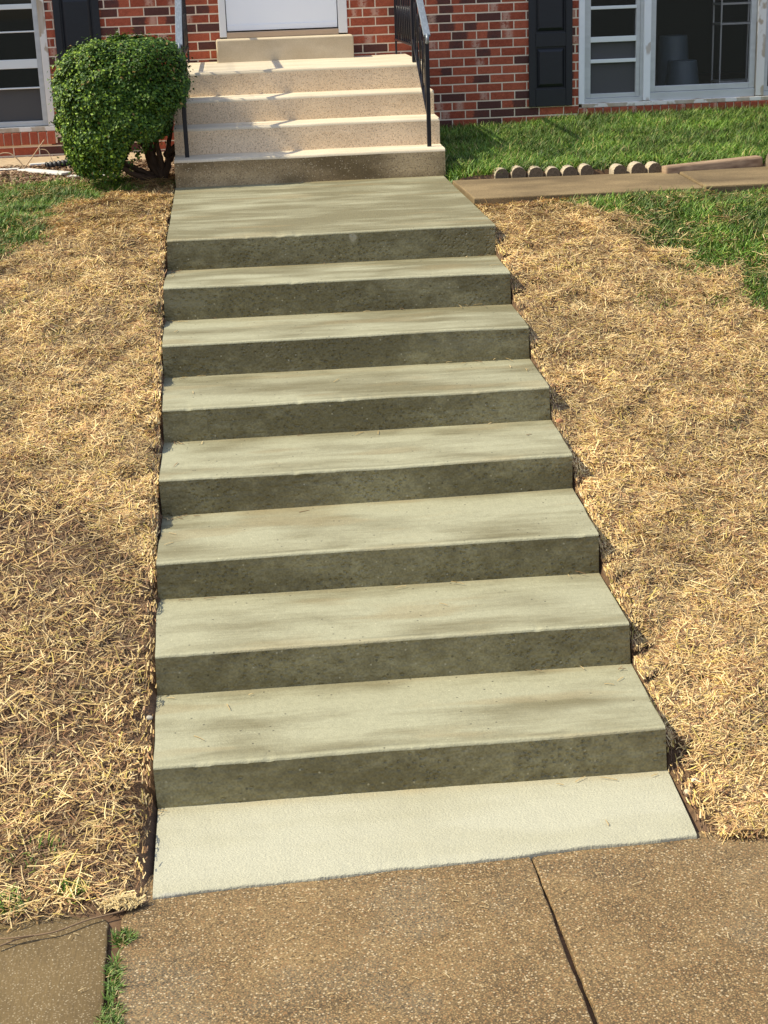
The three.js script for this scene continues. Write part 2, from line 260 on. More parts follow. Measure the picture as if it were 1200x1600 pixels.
{ // apron slab that meets the pavement
  const N = 121, zf = u => lerp(0.597, 0.482, u) + (fbm(u * 9, 2, 270, 4) - 0.5) * 0.022, yt = 0.003, R = 0.006, depth = 0.62;
  const rows = [[-0.03, 0], [-0.006, 0], [-0.002, 0.002], [0, 0.007]], nT = 8;
  const g = gridGeo(rows.length + nT, N, (r, c) => {
    const u = c / (N - 1); let y, z; if (r < rows.length) { y = yt + rows[r][0] - 0.007 * fbm(u * 60, 1, 272, 3); z = zf(u) - rows[r][1] + (r > 1 ? -0.008 : 0) * fbm(u * 90, 4, 273, 2); } else { const t = (r - rows.length + 1) / nT; z = lerp(zf(u) - 0.007, -0.01, t); y = lerp(yt, -0.001, t) + 0.003 * (fbm(u * 40, z * 30, 271, 2) - 0.5); }
    const x = lerp(lerp(0.014, 0.008, (0.59 - z) / 0.59), lerp(1.905, 1.928, clamp((0.48 - z) / 0.48)), u); return [x, y, z, x / 2 + 0.02, (0.6 - z) / depth];
  });
  mesh('apron_slab', g, new THREE.MeshStandardMaterial({ map: colorTex(1000, 310, (u, v) => { const x = u * 2, z = v * 0.62; let t = clamp((fbm(x * 2, z * 6, 280, 4) - 0.42) * 1.0); let c = mix3([0.435, 0.418, 0.308], [0.33, 0.305, 0.19], t); c = mix3(c, [0.40, 0.33, 0.19], 0.7 * sstep(0.53, 0.6, z) * fbm(x * 7, 0, 281, 3)); c = mix3(c, [0.33, 0.32, 0.28], 0.6 * sstep(0.02, 0.006, z) * vnoise(x * 30, 2, 3)); const k = 0.88 + 0.24 * vnoise(x * 350, z * 350, 282); return c.map(q => q * k); }), bumpMap: treadBump, bumpScale: 0.005, roughness: 0.85 }), stairs);
}

// ---------- old stoop in front of the door ----------
const aggMap = colorTex(1024, 1024, (u, v) => {
  const x = u * 1.6, y = v * 1.6, big = fbm(x * 2, y * 5, 101, 4); let c = mix3([0.64, 0.48, 0.30], [0.84, 0.66, 0.45], clamp(big * 1.4 - 0.2)); const k = 0.78 + 0.44 * vnoise(x * 260, y * 260, 102); c = c.map(q => q * k);
  const [d, id] = grain(x * 85, y * 85, 103); if (d < 0.22 + 0.15 * id && id > 0.4) { const t = hash(id * 1e5 | 0, 7, 1); c = mix3(c, t > 0.6 ? [0.68, 0.55, 0.38] : t > 0.3 ? [0.30, 0.20, 0.12] : [0.50, 0.34, 0.20], 0.6); } return c;
});
const smoothMap = colorTex(1024, 512, (u, v) => { const x = u * 2, y = v; const c = mix3([0.56, 0.47, 0.33], [0.70, 0.61, 0.46], clamp(fbm(x * 3, y * 9, 111, 4) * 1.5 - 0.3)), k = 0.88 + 0.24 * vnoise(x * 300, y * 300, 112); return c.map(q => q * k); });
const dirtyAgg = colorTex(1024, 256, (u, v) => { const x = u * 2, y = v * 0.5; let c = mix3([0.17, 0.12, 0.055], [0.52, 0.39, 0.22], clamp(fbm(x * 2.4, y * 7, 121, 4) * 1.9 - 0.45)); const k = 0.7 + 0.5 * vnoise(x * 240, y * 240, 122); c = c.map(q => q * k); const [d, id] = grain(x * 80, y * 80, 123); if (d < 0.3 && id > 0.6) c = mix3(c, id > 0.85 ? [0.55, 0.45, 0.30] : [0.12, 0.08, 0.05], 0.6); return c; });
const aggMat = new THREE.MeshStandardMaterial({ map: aggMap, bumpMap: aggMap, bumpScale: 0.005, roughness: 0.9 });
const smoothMat = new THREE.MeshStandardMaterial({ map: smoothMap, bumpMap: smoothMap, bumpScale: 0.003, roughness: 0.88 });
const dirtyMat = new THREE.MeshStandardMaterial({ map: dirtyAgg, bumpMap: dirtyAgg, bumpScale: 0.006, roughness: 0.9 });
const stoop = thing('old_stoop', 'weathered tan aggregate concrete stoop of four steps below the white door', 'stoop', [0, 0, 0]);
// y top, y bottom, z front, z back, x0, x1
const OS = [[1.716, 1.45, ZL, -6.446, 0.002, 1.913], [1.906, 1.70, -6.426, -6.74, 0.004, 1.912], [2.080, 1.89, -6.716, -7.03, 0.006, 1.910], [2.258, 2.065, -7.010, ZW - 0.01, 0.01, 1.895]];
OS.forEach(([yt, yb, zf, zb, x0, x1], i) => {
  const N = 81, R = 0.02, top = u => yt + (fbm(u * 5, i, 310, 2) - 0.5) * 0.007, fz = u => zf + (fbm(u * 5, i, 312, 2) - 0.5) * 0.008;
  const R1 = 6, face = gridGeo(R1, N, (r, c) => { const u = c / (N - 1), x = lerp(x0, x1, u), y = lerp(yb, top(u) - R, r / (R1 - 1)); return [x, y, fz(u) - 0.004 * (r / (R1 - 1)), x / (i ? 1.6 : 2) + i * 0.31, (y - yb) / (i ? 1.6 : 0.5) + i * 0.2]; });
  const side = s => { const x = s ? x1 : x0, pts = [[fz(s) - 0.004, top(s) - R], [fz(s) - R, top(s)], [zb, top(s) + 0.004]]; return gridGeo(2, 3, (r, c) => { const [z, y] = pts[s ? c : 2 - c]; return [x, r ? y : yb, z, z / 1.6, (r ? y : yb) / 1.6]; }); };
  const body = mesh(i < 3 ? 'step' : 'stoop_landing', [face, side(0), side(1)], i ? aggMat : dirtyMat, stoop);
  const pr = [0, 1, 2, 3, 4].map(k => k / 4 * Math.PI / 2), nT = i < 3 ? 3 : 8;
  const tr = gridGeo(5 + nT, N, (r, c) => { const u = c / (N - 1), x = lerp(x0, x1, u); let y, z; if (r < 5) { y = top(u) - R + R * Math.sin(pr[r]); z = fz(u) - 0.004 - (R - 0.004) * (1 - Math.cos(pr[r])); } else { const t = (r - 4) / nT; z = lerp(fz(u) - R, zb, t); y = top(u) + 0.006 * t; } return [x, y, z, x / 2 + i * 0.4, -z + y]; });
  mesh('tread', tr, smoothMat, body);
});
mesh('door_step', rbox(0.327, 1.450, 2.24, 2.441, -8.56, -8.3, 0.014), new THREE.MeshStandardMaterial({ map: smoothMap, color: new THREE.Color().setRGB(0.88, 0.86, 0.82), bumpMap: smoothMap, bumpScale: 0.003, roughness: 0.88 }), stoop);

// ---------- the house ----------
const house = thing('brick_house', 'red brick house front with white door and dark shutters above the steps', 'house');
const openings = [[-2.62, -1.052, 1.777, 3.35], [0.362, 1.420, 2.30, 4.5], [3.378, 5.56, 1.762, 3.35]];
const mortarMap = colorTex(512, 512, (u, v) => { const n = fbm(u * 60, v * 60, 131, 3), m = fbm(u * 5, v * 5, 132, 3); const c = mix3([0.74, 0.60, 0.44], [0.88, 0.77, 0.60], clamp(0.5 * n + m * 0.8 - 0.1)); return c; });
const mortarMat = new THREE.MeshStandardMaterial({ map: mortarMap, roughness: 0.95 });
const X0 = -5.5, X1 = 9.0, Y0 = 1.0, Y1 = 5.0, ZM = ZW - 0.0022;
const wall = (() => {
  const parts = [], xs = [X0, ...openings.flatMap(o => [o[0], o[1]]), X1];
  for (let k = 0; k < xs.length - 1; k++) {
    const o = openings.find(q => q[0] === xs[k] && q[1] === xs[k + 1]);
    if (!o) parts.push(box(xs[k], xs[k + 1], Y0, Y1, ZM - 0.22, ZM)); else { parts.push(box(o[0], o[1], Y0, o[2], ZM - 0.22, ZM), box(o[0], o[1], o[3], Y1, ZM - 0.22, ZM)); }
  }
  return mesh('brick_wall', parts, mortarMat, house);
})();
// brick atlas, 8 by 8 kinds: red, dark-burnt ends, pale smears
const BN = 8;
const brickMap = colorTex(1024, 512, (u, v) => {
  const cx = Math.min(BN - 1, Math.floor(u * BN)), cy = Math.min(BN - 1, Math.floor(v * BN)), fu = u * BN - cx, fv = v * BN - cy, id = cy * BN + cx, r = rng(900 + id); const a = r(), b = r(), c0 = r(), d0 = r(), e0 = r(), f0 = r();
  const n = fbm(fu * 9 + id * 3, fv * 3.2, 141, 3), nn = fbm(fu * 46 + id, fv * 16, 142, 2);
  let c = mix3([0.29, 0.062, 0.031], [0.46, 0.118, 0.060], clamp(a * 0.8 + (n - 0.4) * 0.8));
  const dark = [0.060, 0.034, 0.032]; if (b < 0.14) c = mix3(c, dark, 0.85); else if (b < 0.46) { const e = c0 < 0.5 ? fu : 1 - fu; c = mix3(c, dark, 0.92 * sstep(0.50 + 0.25 * d0, 0.40 + 0.2 * d0, e + (n - 0.5) * 0.15) * (0.75 + 0.3 * n)); }
  if (e0 < 0.26) { const px = 0.15 + 0.7 * f0; c = mix3(c, [0.62, 0.40, 0.30], 0.72 * sstep(0.22, 0.05, Math.abs(fu - px) + (nn - 0.5) * 0.22) * sstep(0.35, 0.6, n + 0.15)); }
  const k = 0.72 + 0.56 * nn; return c.map(q => q * k);
}, false);
const brickMat = new THREE.MeshStandardMaterial({ map: brickMap, bumpMap: brickMap, bumpScale: 0.002, roughness: 1 });
function brickGeo(w, h, d, kind, bevel = 0.004, wob = 0) { // front and bevels and sides, standing from z = -d to 0, centred in x and y
  const a = w / 2, b = h / 2, c = bevel, zf = wob, F = [[-a + c, -b + c, zf], [a - c, -b + c, zf], [a - c, b - c, zf], [-a + c, b - c, zf]], E = [[-a, -b, zf - c * 0.55], [a, -b, zf - c * 0.55], [a, b, zf - c * 0.55], [-a, b, zf - c * 0.55]], B = [[-a, -b, -d], [a, -b, -d], [a, b, -d], [-a, b, -d]];
  const pos = [], uv = [], cu = kind % BN, cv = Math.floor(kind / BN), put = p => { pos.push(...p); uv.push((cu + clamp((p[0] + a) / w, 0.04, 0.96)) / BN, (cv + clamp((p[1] + b) / h, 0.06, 0.94)) / BN); }, quad = (p, q, r, s) => { [p, q, r, p, r, s].forEach(put); };
  quad(...F); for (let k = 0; k < 4; k++) { const l = (k + 1) % 4; quad(E[k], E[l], F[l], F[k]); quad(B[k], B[l], E[l], E[k]); }
  const g = new THREE.BufferGeometry(); g.setAttribute('position', new THREE.Float32BufferAttribute(pos, 3)); g.setAttribute('uv', new THREE.Float32BufferAttribute(uv, 2)); g.computeVertexNormals(); return g;
}
const BW = 0.2118, BH = 0.0717, JW = 0.0105;
{
  const R = rng(77), cache = new Map(), rest = []; let n = 0; const v = new THREE.Vector3();
  for (let row = -21; row < 34; row++) {
    const yb = 2.570 + (row - 1) * BH, yc = yb + BH / 2; if (yb < 1.2 || yb > Y1 - 0.1) continue;
    const off = 2.289 + (Math.abs(row) % 2 ? 0.107 : 0) + (R() - 0.5) * 0.012;
    for (let k = -36; k < 31; k++) {
      let spans = [[off + k * BW + JW / 2, off + (k + 1) * BW - JW / 2]];
      for (const o of openings) if (yc > o[2] - 0.02 && yc < o[3] + 0.02) spans = spans.flatMap(([a, b]) => (b <= o[0] || a >= o[1] ? [[a, b]] : [[a, o[0] - 0.001], [o[1] + 0.001, b]].filter(s => s[1] - s[0] > 0.018)));
      for (const [a, b] of spans) {
        if (a < X0 + 0.01 || b > X1 - 0.01) continue;
        const mid = (a + b) / 2, kind = Math.floor(R() * 64), len = b - a, jit = (R() - 0.5) * 0.003, wob = R() * 0.0012;
        if (yc < 1.775 && yc > 1.64 && ((mid > -2.7 && mid < -1.03) || (mid > 3.36 && mid < 5.6))) continue; // sill bricks lie there
        v.set(mid, yc, ZW).project(camera); const px = (v.x + 1) * 600, py = (1 - v.y) * 800;
        const seen = px > -25 && px < 1225 && py > -12 && yc > 1.5 && !(mid > 0.02 && mid < 1.85 && yc < 2.26) && !(mid > 0.33 && mid < 1.45 && yc < 2.44) && !(mid < -0.1 && mid > -0.9 && yc < 2.2) && !(mid > 2.97 && mid < 3.30 && yc > 1.80) && !(mid > -0.95 && mid < -0.64 && yc > 1.85);
        if (seen && n < 300) {
          const lk = Math.round(len * 400) / 400, key = `${lk}_${kind}`; if (!cache.has(key)) cache.set(key, brickGeo(lk, BH - JW, 0.06, kind));
          const m = mesh('brick', cache.get(key), brickMat, wall); m.position.set(mid + jit * 0.5, yc + jit * 0.4, ZW + wob); m.rotation.set((R() - 0.5) * 0.01, (R() - 0.5) * 0.006, (R() - 0.5) * 0.008); n++;
        } else { const g = brickGeo(len, BH - JW, 0.06, kind); g.translate(mid, yc, ZW + wob * 0.6); rest.push(g); }
      }
    }
  }
  mesh('brickwork', rest, brickMat, wall).userData.kind = 'stuff';
  console.log('bricks', n, rest.length);
}
// sills of bricks on edge
function brickSill(x0, x1, y0, y1, seed) {
  const R = rng(seed), w = 0.0715, sill = mesh('brick_sill', box(x0, x1, y0 + 0.006, y1 - 0.006, ZW - 0.09, ZW + 0.014), mortarMat, house);
  for (let x = x0; x < x1 - 0.03; x += w) {
    const wd = Math.min(w, x1 - x) - 0.009, g = new RoundedBoxGeometry(wd, y1 - y0, 0.12, 1, 0.004), uv = g.attributes.uv, kd = [1, 5, 12, 20, 33][Math.floor(R() * 5)]; for (let i = 0; i < uv.count; i++) uv.setXY(i, (kd % BN + 0.1 + 0.5 * uv.getX(i)) / BN, (Math.floor(kd / BN) + 0.1 + 0.8 * uv.getY(i)) / BN);
    const m = mesh('brick', g, brickMat, sill); m.position.set(x + w / 2, (y0 + y1) / 2 + (R() - 0.5) * 0.003, ZW - 0.037 + R() * 0.004);
  }
}
brickSill(-2.7, -1.045, 1.655, 1.757, 5); brickSill(3.37, 5.62, 1.655, 1.757, 6);
// inside of the house: a plain dark room
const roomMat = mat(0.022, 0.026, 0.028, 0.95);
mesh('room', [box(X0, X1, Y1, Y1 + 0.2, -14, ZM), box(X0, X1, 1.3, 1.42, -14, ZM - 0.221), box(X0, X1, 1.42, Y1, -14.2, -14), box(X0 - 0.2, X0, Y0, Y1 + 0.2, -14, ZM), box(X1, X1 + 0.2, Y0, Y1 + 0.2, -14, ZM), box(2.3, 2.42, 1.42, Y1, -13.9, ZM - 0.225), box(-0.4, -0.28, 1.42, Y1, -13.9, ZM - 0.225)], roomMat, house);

const whitePaint = new THREE.MeshStandardMaterial({ map: colorTex(256, 512, (u, v) => { const n = fbm(u * 14, v * 14, 151, 4), p = sstep(0.60, 0.66, fbm(u * 9, v * 5, 152, 4)); return mix3(mix3([0.78, 0.81, 0.82], [0.88, 0.90, 0.90], n), [0.40, 0.32, 0.24], p * 0.7 * sstep(0.66, 0.7, fbm(u * 3, v * 4, 153, 2))); }), roughness: 0.7 });
const peelPaint = new THREE.MeshStandardMaterial({ map: colorTex(256, 512, (u, v) => { const p = sstep(0.49, 0.56, fbm(u * 10, v * 6, 154, 4)); return mix3([0.78, 0.76, 0.70], mix3([0.42, 0.32, 0.20], [0.55, 0.50, 0.42], fbm(u * 40, v * 10, 2, 2)), p); }), roughness: 0.8 });
peelPaint.bumpMap = peelPaint.map; peelPaint.bumpScale = 0.003;
const alu = new THREE.MeshStandardMaterial({ map: colorTex(128, 128, (u, v) => { const n = 0.85 + 0.2 * fbm(u * 9, v * 30, 156, 3); return [0.58 * n, 0.60 * n, 0.59 * n]; }), roughness: 0.5, metalness: 0.25 });
const aluLight = mat(0.74, 0.78, 0.76, 0.5);
const glassMat = new THREE.MeshPhysicalMaterial({ color: 0xffffff, transmission: 1, thickness: 0, roughness: 0.02, ior: 1.5 });
const screenMat = new THREE.MeshPhysicalMaterial({ color: new THREE.Color().setRGB(0.10, 0.10, 0.10), roughness: 0.9, transparent: true, opacity: 0.78 });
function win(label) { const w = new THREE.Group(); w.name = 'window'; if (label) w.userData.label = label; house.add(w); return w; }
function sash(w, x0, x1, y0, y1, bars, screens, fw = 0.036, z = ZW - 0.03) { // storm window: frame, cross bars, panes
  mesh('sash', [rbox(x0, x0 + fw, y0, y1, z - 0.03, z + 0.012), rbox(x1 - fw, x1, y0, y1, z - 0.03, z + 0.012), rbox(x0 + fw, x1 - fw, y0, y0 + fw, z - 0.03, z + 0.009), rbox(x0 + fw, x1 - fw, y1 - fw, y1, z - 0.03, z + 0.009)], alu, w);
  for (const [a, b] of bars) mesh('crossbar', rbox(x0 + fw - 0.003, x1 - fw + 0.003, a, b, z - 0.022, z + 0.017), aluLight, w);
  const ys = [y0 + fw, ...bars.flat().sort((p, q) => p - q), y1 - fw];
  for (let k = 0; k < ys.length; k += 2) { if (ys[k + 1] - ys[k] < 0.02) continue; const scr = screens && ys[k + 1] <= screens + 0.05; mesh(scr ? 'insect_screen' : 'pane', box(x0 + fw - 0.002, x1 - fw + 0.002, ys[k], ys[k + 1], z - 0.018 - (scr ? 0 : 0.004), z - 0.016 - (scr ? 0 : 0.002)), scr ? screenMat : glassMat, w); if (scr) mesh('pane', box(x0 + fw, x1 - fw, ys[k], ys[k + 1], z - 0.05, z - 0.047), glassMat, w); }
}
{ // left window
  const w = win('white framed window with peeling paint at the left of the shrub');
  mesh('casing', [rbox(-1.108, -1.050, 1.80, 3.3, ZW - 0.12, ZW + 0.006)], peelPaint, w);
  mesh('sill_board', [rbox(-2.66, -1.045, 1.760, 1.800, ZW - 0.12, ZW + 0.018, 0.006)], peelPaint, w);
  mesh('casing', [rbox(-2.63, -2.575, 1.80, 3.3, ZW - 0.12, ZW + 0.006)], peelPaint, w);
  sash(w, -2.573, -1.110, 1.803, 3.3, [[1.835 + 0.27, 1.835 + 0.282], [2.268, 2.340], [2.552, 2.564], [2.735, 2.775]], 2.2, 0.042);
}
{ // right window group
  const w = win('wide white framed window group with a large picture pane');
  mesh('casing', [rbox(3.374, 3.424, 1.79, 3.3, ZW - 0.12, ZW + 0.012)], whitePaint, w);
  mesh('mullion', [rbox(3.935, 3.994, 1.80, 3.3, ZW - 0.12, ZW + 0.012)], whitePaint, w);
  mesh('mullion', [rbox(4.918, 4.990, 1.80, 3.3, ZW - 0.12, ZW + 0.012)], peelPaint, w);
  mesh('casing', [rbox(5.505, 5.560, 1.79, 3.3, ZW - 0.12, ZW + 0.012)], whitePaint, w);
  mesh('jamb', [box(3.424, 3.445, 1.80, 3.3, ZW - 0.1, ZW - 0.012), box(3.908, 3.935, 1.80, 3.3, ZW - 0.1, ZW - 0.012)], alu, w);
  mesh('sill_board', [rbox(3.40, 5.58, 1.757, 1.795, ZW - 0.12, ZW + 0.022, 0.008)], peelPaint, w);
  mesh('sill_board', [rbox(3.424, 3.935, 1.795, 1.832, ZW - 0.1, ZW - 0.004, 0.004), rbox(3.994, 4.918, 1.795, 1.862, ZW - 0.1, ZW - 0.008, 0.004), rbox(4.99, 5.505, 1.795, 1.832, ZW - 0.1, ZW - 0.004, 0.004)], alu, w);
  sash(w, 3.445, 3.908, 1.833, 3.3, [[2.122, 2.152], [2.292, 2.336], [2.558, 2.584]], 2.3, 0.037);
  sash(w, 3.996, 4.916, 1.864, 3.3, [], 0, 0.048);
  sash(w, 4.992, 5.503, 1.833, 3.3, [[2.122, 2.152], [2.292, 2.336], [2.558, 2.584]], 2.3, 0.037);
}
// shutters
const shutterMat = new THREE.MeshStandardMaterial({ map: colorTex(128, 256, (u, v) => { const n = 0.8 + 0.4 * fbm(u * 20, v * 60, 161, 3); return [0.006 * n, 0.008 * n, 0.012 * n]; }), roughness: 0.42 });
for (const x of [-0.980, 2.944]) {
  const s = new THREE.Group(); s.name = 'shutter'; house.add(s); const x1 = x + 0.372, zb = ZW + 0.004, zf = ZW + 0.03;
  mesh('frame', [rbox(x, x + 0.056, 1.785, 3.3, zb, zf), rbox(x1 - 0.056, x1, 1.785, 3.3, zb, zf), rbox(x + 0.056, x1 - 0.056, 1.785, 1.930, zb, zf - 0.001), rbox(x + 0.056, x1 - 0.056, 2.274, 2.388, zb, zf - 0.001), rbox(x + 0.056, x1 - 0.056, 2.82, 2.90, zb, zf - 0.001)], shutterMat, s);
  for (const [a, b] of [[1.930, 2.274], [2.388, 2.82]]) { // raised panel: flat field with sloped edges
    const q = (x0, xx, y0, y1, z) => [[x0, y0, z], [xx, y0, z], [xx, y1, z], [x0, y1, z]], A = q(x + 0.056, x1 - 0.056, a, b, zb + 0.006), B = q(x + 0.068, x1 - 0.068, a + 0.012, b - 0.012, zb + 0.006), C = q(x + 0.092, x1 - 0.092, a + 0.04, b - 0.04, zf - 0.005), pos = [];
    const quad = (p, r, t, u) => pos.push(...p, ...r, ...t, ...p, ...t, ...u); for (const [P, Q] of [[A, B], [B, C]]) for (let k = 0; k < 4; k++) { const l = (k + 1) % 4; quad(P[k], P[l], Q[l], Q[k]); } quad(...C);
    const g = new THREE.BufferGeometry(); g.setAttribute('position', new THREE.Float32BufferAttribute(pos, 3)); g.computeVertexNormals(); metric(g); mesh('panel', g, shutterMat, s);
  }
}
{ // door
  const d = new THREE.Group(); d.name = 'door'; house.add(d);
  const wd = mat(0.88, 0.92, 0.97, 0.3), tr = mat(0.78, 0.79, 0.79, 0.55);
  mesh('door_trim', [rbox(0.362, 0.418, 2.452, 4.4, ZW - 0.14, ZW + 0.022), rbox(1.346, 1.420, 2.452, 4.4, ZW - 0.14, ZW + 0.022)], tr, d);
  mesh('door_leaf', [rbox(0.424, 1.340, 2.498, 4.4, ZW - 0.055, ZW - 0.018, 0.004)], wd, d);
  mesh('kick_rail', [rbox(0.426, 1.338, 2.500, 2.545, ZW - 0.018, ZW - 0.012, 0.003)], wd, d);
  mesh('threshold', [rbox(0.418, 1.346, 2.442, 2.489, ZW - 0.14, ZW + 0.016, 0.005)], mat(0.52, 0.38, 0.25, 0.6), d);
}

// ---------- iron railings ----------
const iron = mat(0.012, 0.012, 0.016, 0.32, { metalness: 0.3 });
const ironWorn = new THREE.MeshStandardMaterial({ map: colorTex(128, 512, (u, v) => { const p = sstep(0.5, 0.64, fbm(u * 12, v * 40, 171, 3)); return mix3([0.02, 0.022, 0.028], [0.32, 0.37, 0.42], 0.55 + p * 0.2); }), roughness: 0.4, metalness: 0.25 });
function railing(x, label, out) {
  const t = thing('stair_railing', label, 'railing', [x, 0, 0], undefined), zA = -6.30, zB = -7.15, zC = -8.50, yA = 1.71, yB = 2.262, topA = 2.485, slope = (z) => topA + (zA - z) * 0.588;
  mesh('post', bar([0, yA, zA], [0, topA, zA], 0.030, 0.030), iron, t);
  mesh('post', bar([0, yB, zB], [0, slope(zB) + 0.03, zB], 0.030, 0.030), iron, t);
  mesh('post', bar([0, yB, zC], [0, 3.02, zC], 0.016, 0.016), iron, t);
  mesh('handrail', [bar([0, topA - 0.004, zA + 0.03], [0, slope(zB), zB], 0.048, 0.018), tube([[0, topA + 0.004, zA + 0.02], [0, topA - 0.02, zA + 0.045], [0, topA - 0.045, zA + 0.035], [0, topA - 0.05, zA + 0.012]], 0.012, 14, 8)], ironWorn, t);
  mesh('handrail', bar([0, 3.02, zB], [0, 3.02, zC], 0.048, 0.018), ironWorn, t);
  mesh('bottom_rail', bar([0, 1.93, zA], [0, 2.43, zB], 0.026, 0.014), iron, t);
  mesh('bottom_rail', bar([0, 2.385, zB], [0, 2.385, zC], 0.026, 0.014), iron, t);
  for (const z of [-6.45, -6.60, -6.75, -6.90, -7.03]) { const y0 = 1.93 + (zA - z) * 0.588; mesh('baluster', [bar([0, y0, z], [0, slope(z) - 0.006, z], 0.012, 0.012), tube([[0, y0 + 0.1, z + 0.006], [0.001, y0 + 0.22, z + 0.05], [0, y0 + 0.34, z + 0.03], [0, y0 + 0.30, z + 0.005]], 0.005, 16, 6)], iron, t); }
  for (let z = -7.28; z > -8.45; z -= 0.135) mesh('baluster', [bar([0, 2.385, z], [0, 3.012, z], 0.012, 0.012), tube([[0, 2.42, z + 0.006], [0.004, 2.5, z + 0.045], [0, 2.60, z + 0.05], [0, 2.66, z + 0.01], [0, 2.60, z - 0.02]], 0.005, 18, 6)], iron, t);
  return t;
}
railing(0.092, 'black iron handrail on the left of the stoop, half hidden behind the shrub');
railing(1.818, 'black iron railing on the right of the stoop steps, in front of bare brick');
// ---------- clipped shrub ----------
const leafMat = new THREE.MeshPhysicalMaterial({ vertexColors: true, roughness: 0.5, specularIntensity: 0.6, side: THREE.DoubleSide });
const barkMat = new THREE.MeshStandardMaterial({ map: colorTex(128, 256, (u, v) => { const n = fbm(u * 8, v * 30, 181, 3); return mix3([0.05, 0.028, 0.016], [0.19, 0.12, 0.07], n); }), roughness: 0.95 });
{
  const shrub = thing('boxwood_shrub', 'round clipped dark green boxwood shrub beside the stoop', 'shrub', [-0.156, 1.50, -6.72]);
  const R = rng(4242), pos = [], nor = [], col = [];
  // body in world axes about (cx, cy, cz): squarish at the top right, sloping at the left, lifted at the lower right
  const cx = -0.332, cy = 2.072, cz = -6.52, q = new THREE.Quaternion(), up = new THREE.Vector3(0, 0, 1), v = new THREE.Vector3(), d = new THREE.Vector3();
  const radius = (dx, dy, dz) => { // superellipsoid with lumps
    const ax = dx > 0 ? 0.466 : 0.505, ay = dy > 0 ? 0.462 : 0.50, az = 0.46, p = dx > 0 && dy > 0 ? 5.2 : dy > 0 ? 2.9 : 2.5; let r = Math.pow(Math.pow(Math.abs(dx) / ax, p) + Math.pow(Math.abs(dy) / ay, p) + Math.pow(Math.abs(dz) / az, p), -1 / p);
    const th = Math.atan2(dx, dz), ph = dy * 2.2; r *= 0.865 + 0.26 * fbm(th * 2.2 + 9, ph * 2.2 + 4, 190, 3);
    r *= 1 - 0.34 * sstep(0.1, 0.75, dx - dy - 0.55); r *= 1 + 0.14 * sstep(0.55, 0.9, -dy) * sstep(0.2, -0.1, dx - 0.1); return r;
  };
  const N = 85000;
  for (let k = 0; k < N; k++) {
    d.set(R() * 2 - 1, R() * 2 - 1, R() * 2 - 1); const l = d.length(); if (l > 1 || l < 0.05) { k--; continue; } d.divideScalar(l);
    let gap = fbm(Math.atan2(d.x, d.z) * 5, d.y * 5, 195, 2); const depth = R() < 0.62 ? R() * 0.09 : R() * 0.5; if (gap < 0.33 && depth < 0.05 && R() < 0.75) continue;
    const rr = radius(d.x, d.y, d.z) * (1 - depth) + (R() < 0.09 ? R() * R() * 0.07 : 0);
    const px = cx + d.x * rr + 0.156, py = cy + d.y * rr - 1.50, pz = cz + d.z * rr + 6.72;
    { const wx = px - 0.156, wy = py + 1.5; if (wy < lerp(1.61, 1.86, sstep(-0.42, -0.27, wx)) + 0.05 * (R() - 0.5)) { if (R() < 0.97) continue; } }
    const L = 0.009 + R() * 0.007, Wd = L * (0.55 + 0.15 * R());
    v.set(d.x + (R() - 0.5) * 1.5, d.y + 0.45 + (R() - 0.5) * 1.4, d.z + (R() - 0.5) * 1.5).normalize(); q.setFromUnitVectors(up, v);
    const spin = R() * 6.283, cs = Math.cos(spin), sn = Math.sin(spin), P = (x, y, z) => { v.set(x * cs - y * sn, x * sn + y * cs, z).applyQuaternion(q); return [px + v.x, py + v.y, pz + v.z]; };
    const base = P(0, -L, 0), tip = P(0, L, 0), lf = P(-Wd, 0.1 * L, 0.25 * Wd), rt = P(Wd, 0.1 * L, 0.25 * Wd);
    const yg = R(), t = 0.75 + 0.5 * R(); let c = mix3([0.026, 0.074, 0.007], [0.20, 0.31, 0.025], yg * yg * yg * (0.6 + 0.9 * clamp(0.5 - d.x))); if (R() < 0.01) c = [0.25, 0.17, 0.05]; c = c.map(e => e * t);  // sunlight painted in: leaves towards the left side coloured lighter
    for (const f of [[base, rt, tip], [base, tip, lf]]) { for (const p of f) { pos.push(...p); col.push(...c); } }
  }
  const g = new THREE.BufferGeometry(); g.setAttribute('position', new THREE.Float32BufferAttribute(pos, 3)); g.setAttribute('color', new THREE.Float32BufferAttribute(col, 3)); g.computeVertexNormals();
  mesh('crown', g, leafMat, shrub);
  const tap = (pts, r0, r1) => { const c = new THREE.CatmullRomCurve3(pts.map(p => new THREE.Vector3(...p))), gg = new THREE.TubeGeometry(c, 18, 1, 8, false), pp = gg.attributes.position, ctr = new THREE.Vector3(); for (let i = 0; i < pp.count; i++) { const s = Math.floor(i / 9) / 18; c.getPointAt(s, ctr); const r = lerp(r0, r1, s) * (0.85 + 0.3 * hash(i % 9, Math.floor(i / 9), 7)); pp.setXYZ(i, ctr.x + (pp.getX(i) - ctr.x) * r, ctr.y + (pp.getY(i) - ctr.y) * r, ctr.z + (pp.getZ(i) - ctr.z) * r); } gg.computeVertexNormals(); return gg; };
  mesh('trunk', tap([[0.02, -0.06, 0.02], [0.03, 0.06, 0.02], [-0.02, 0.16, 0.0], [-0.05, 0.42, -0.02]], 0.06, 0.03), barkMat, shrub);
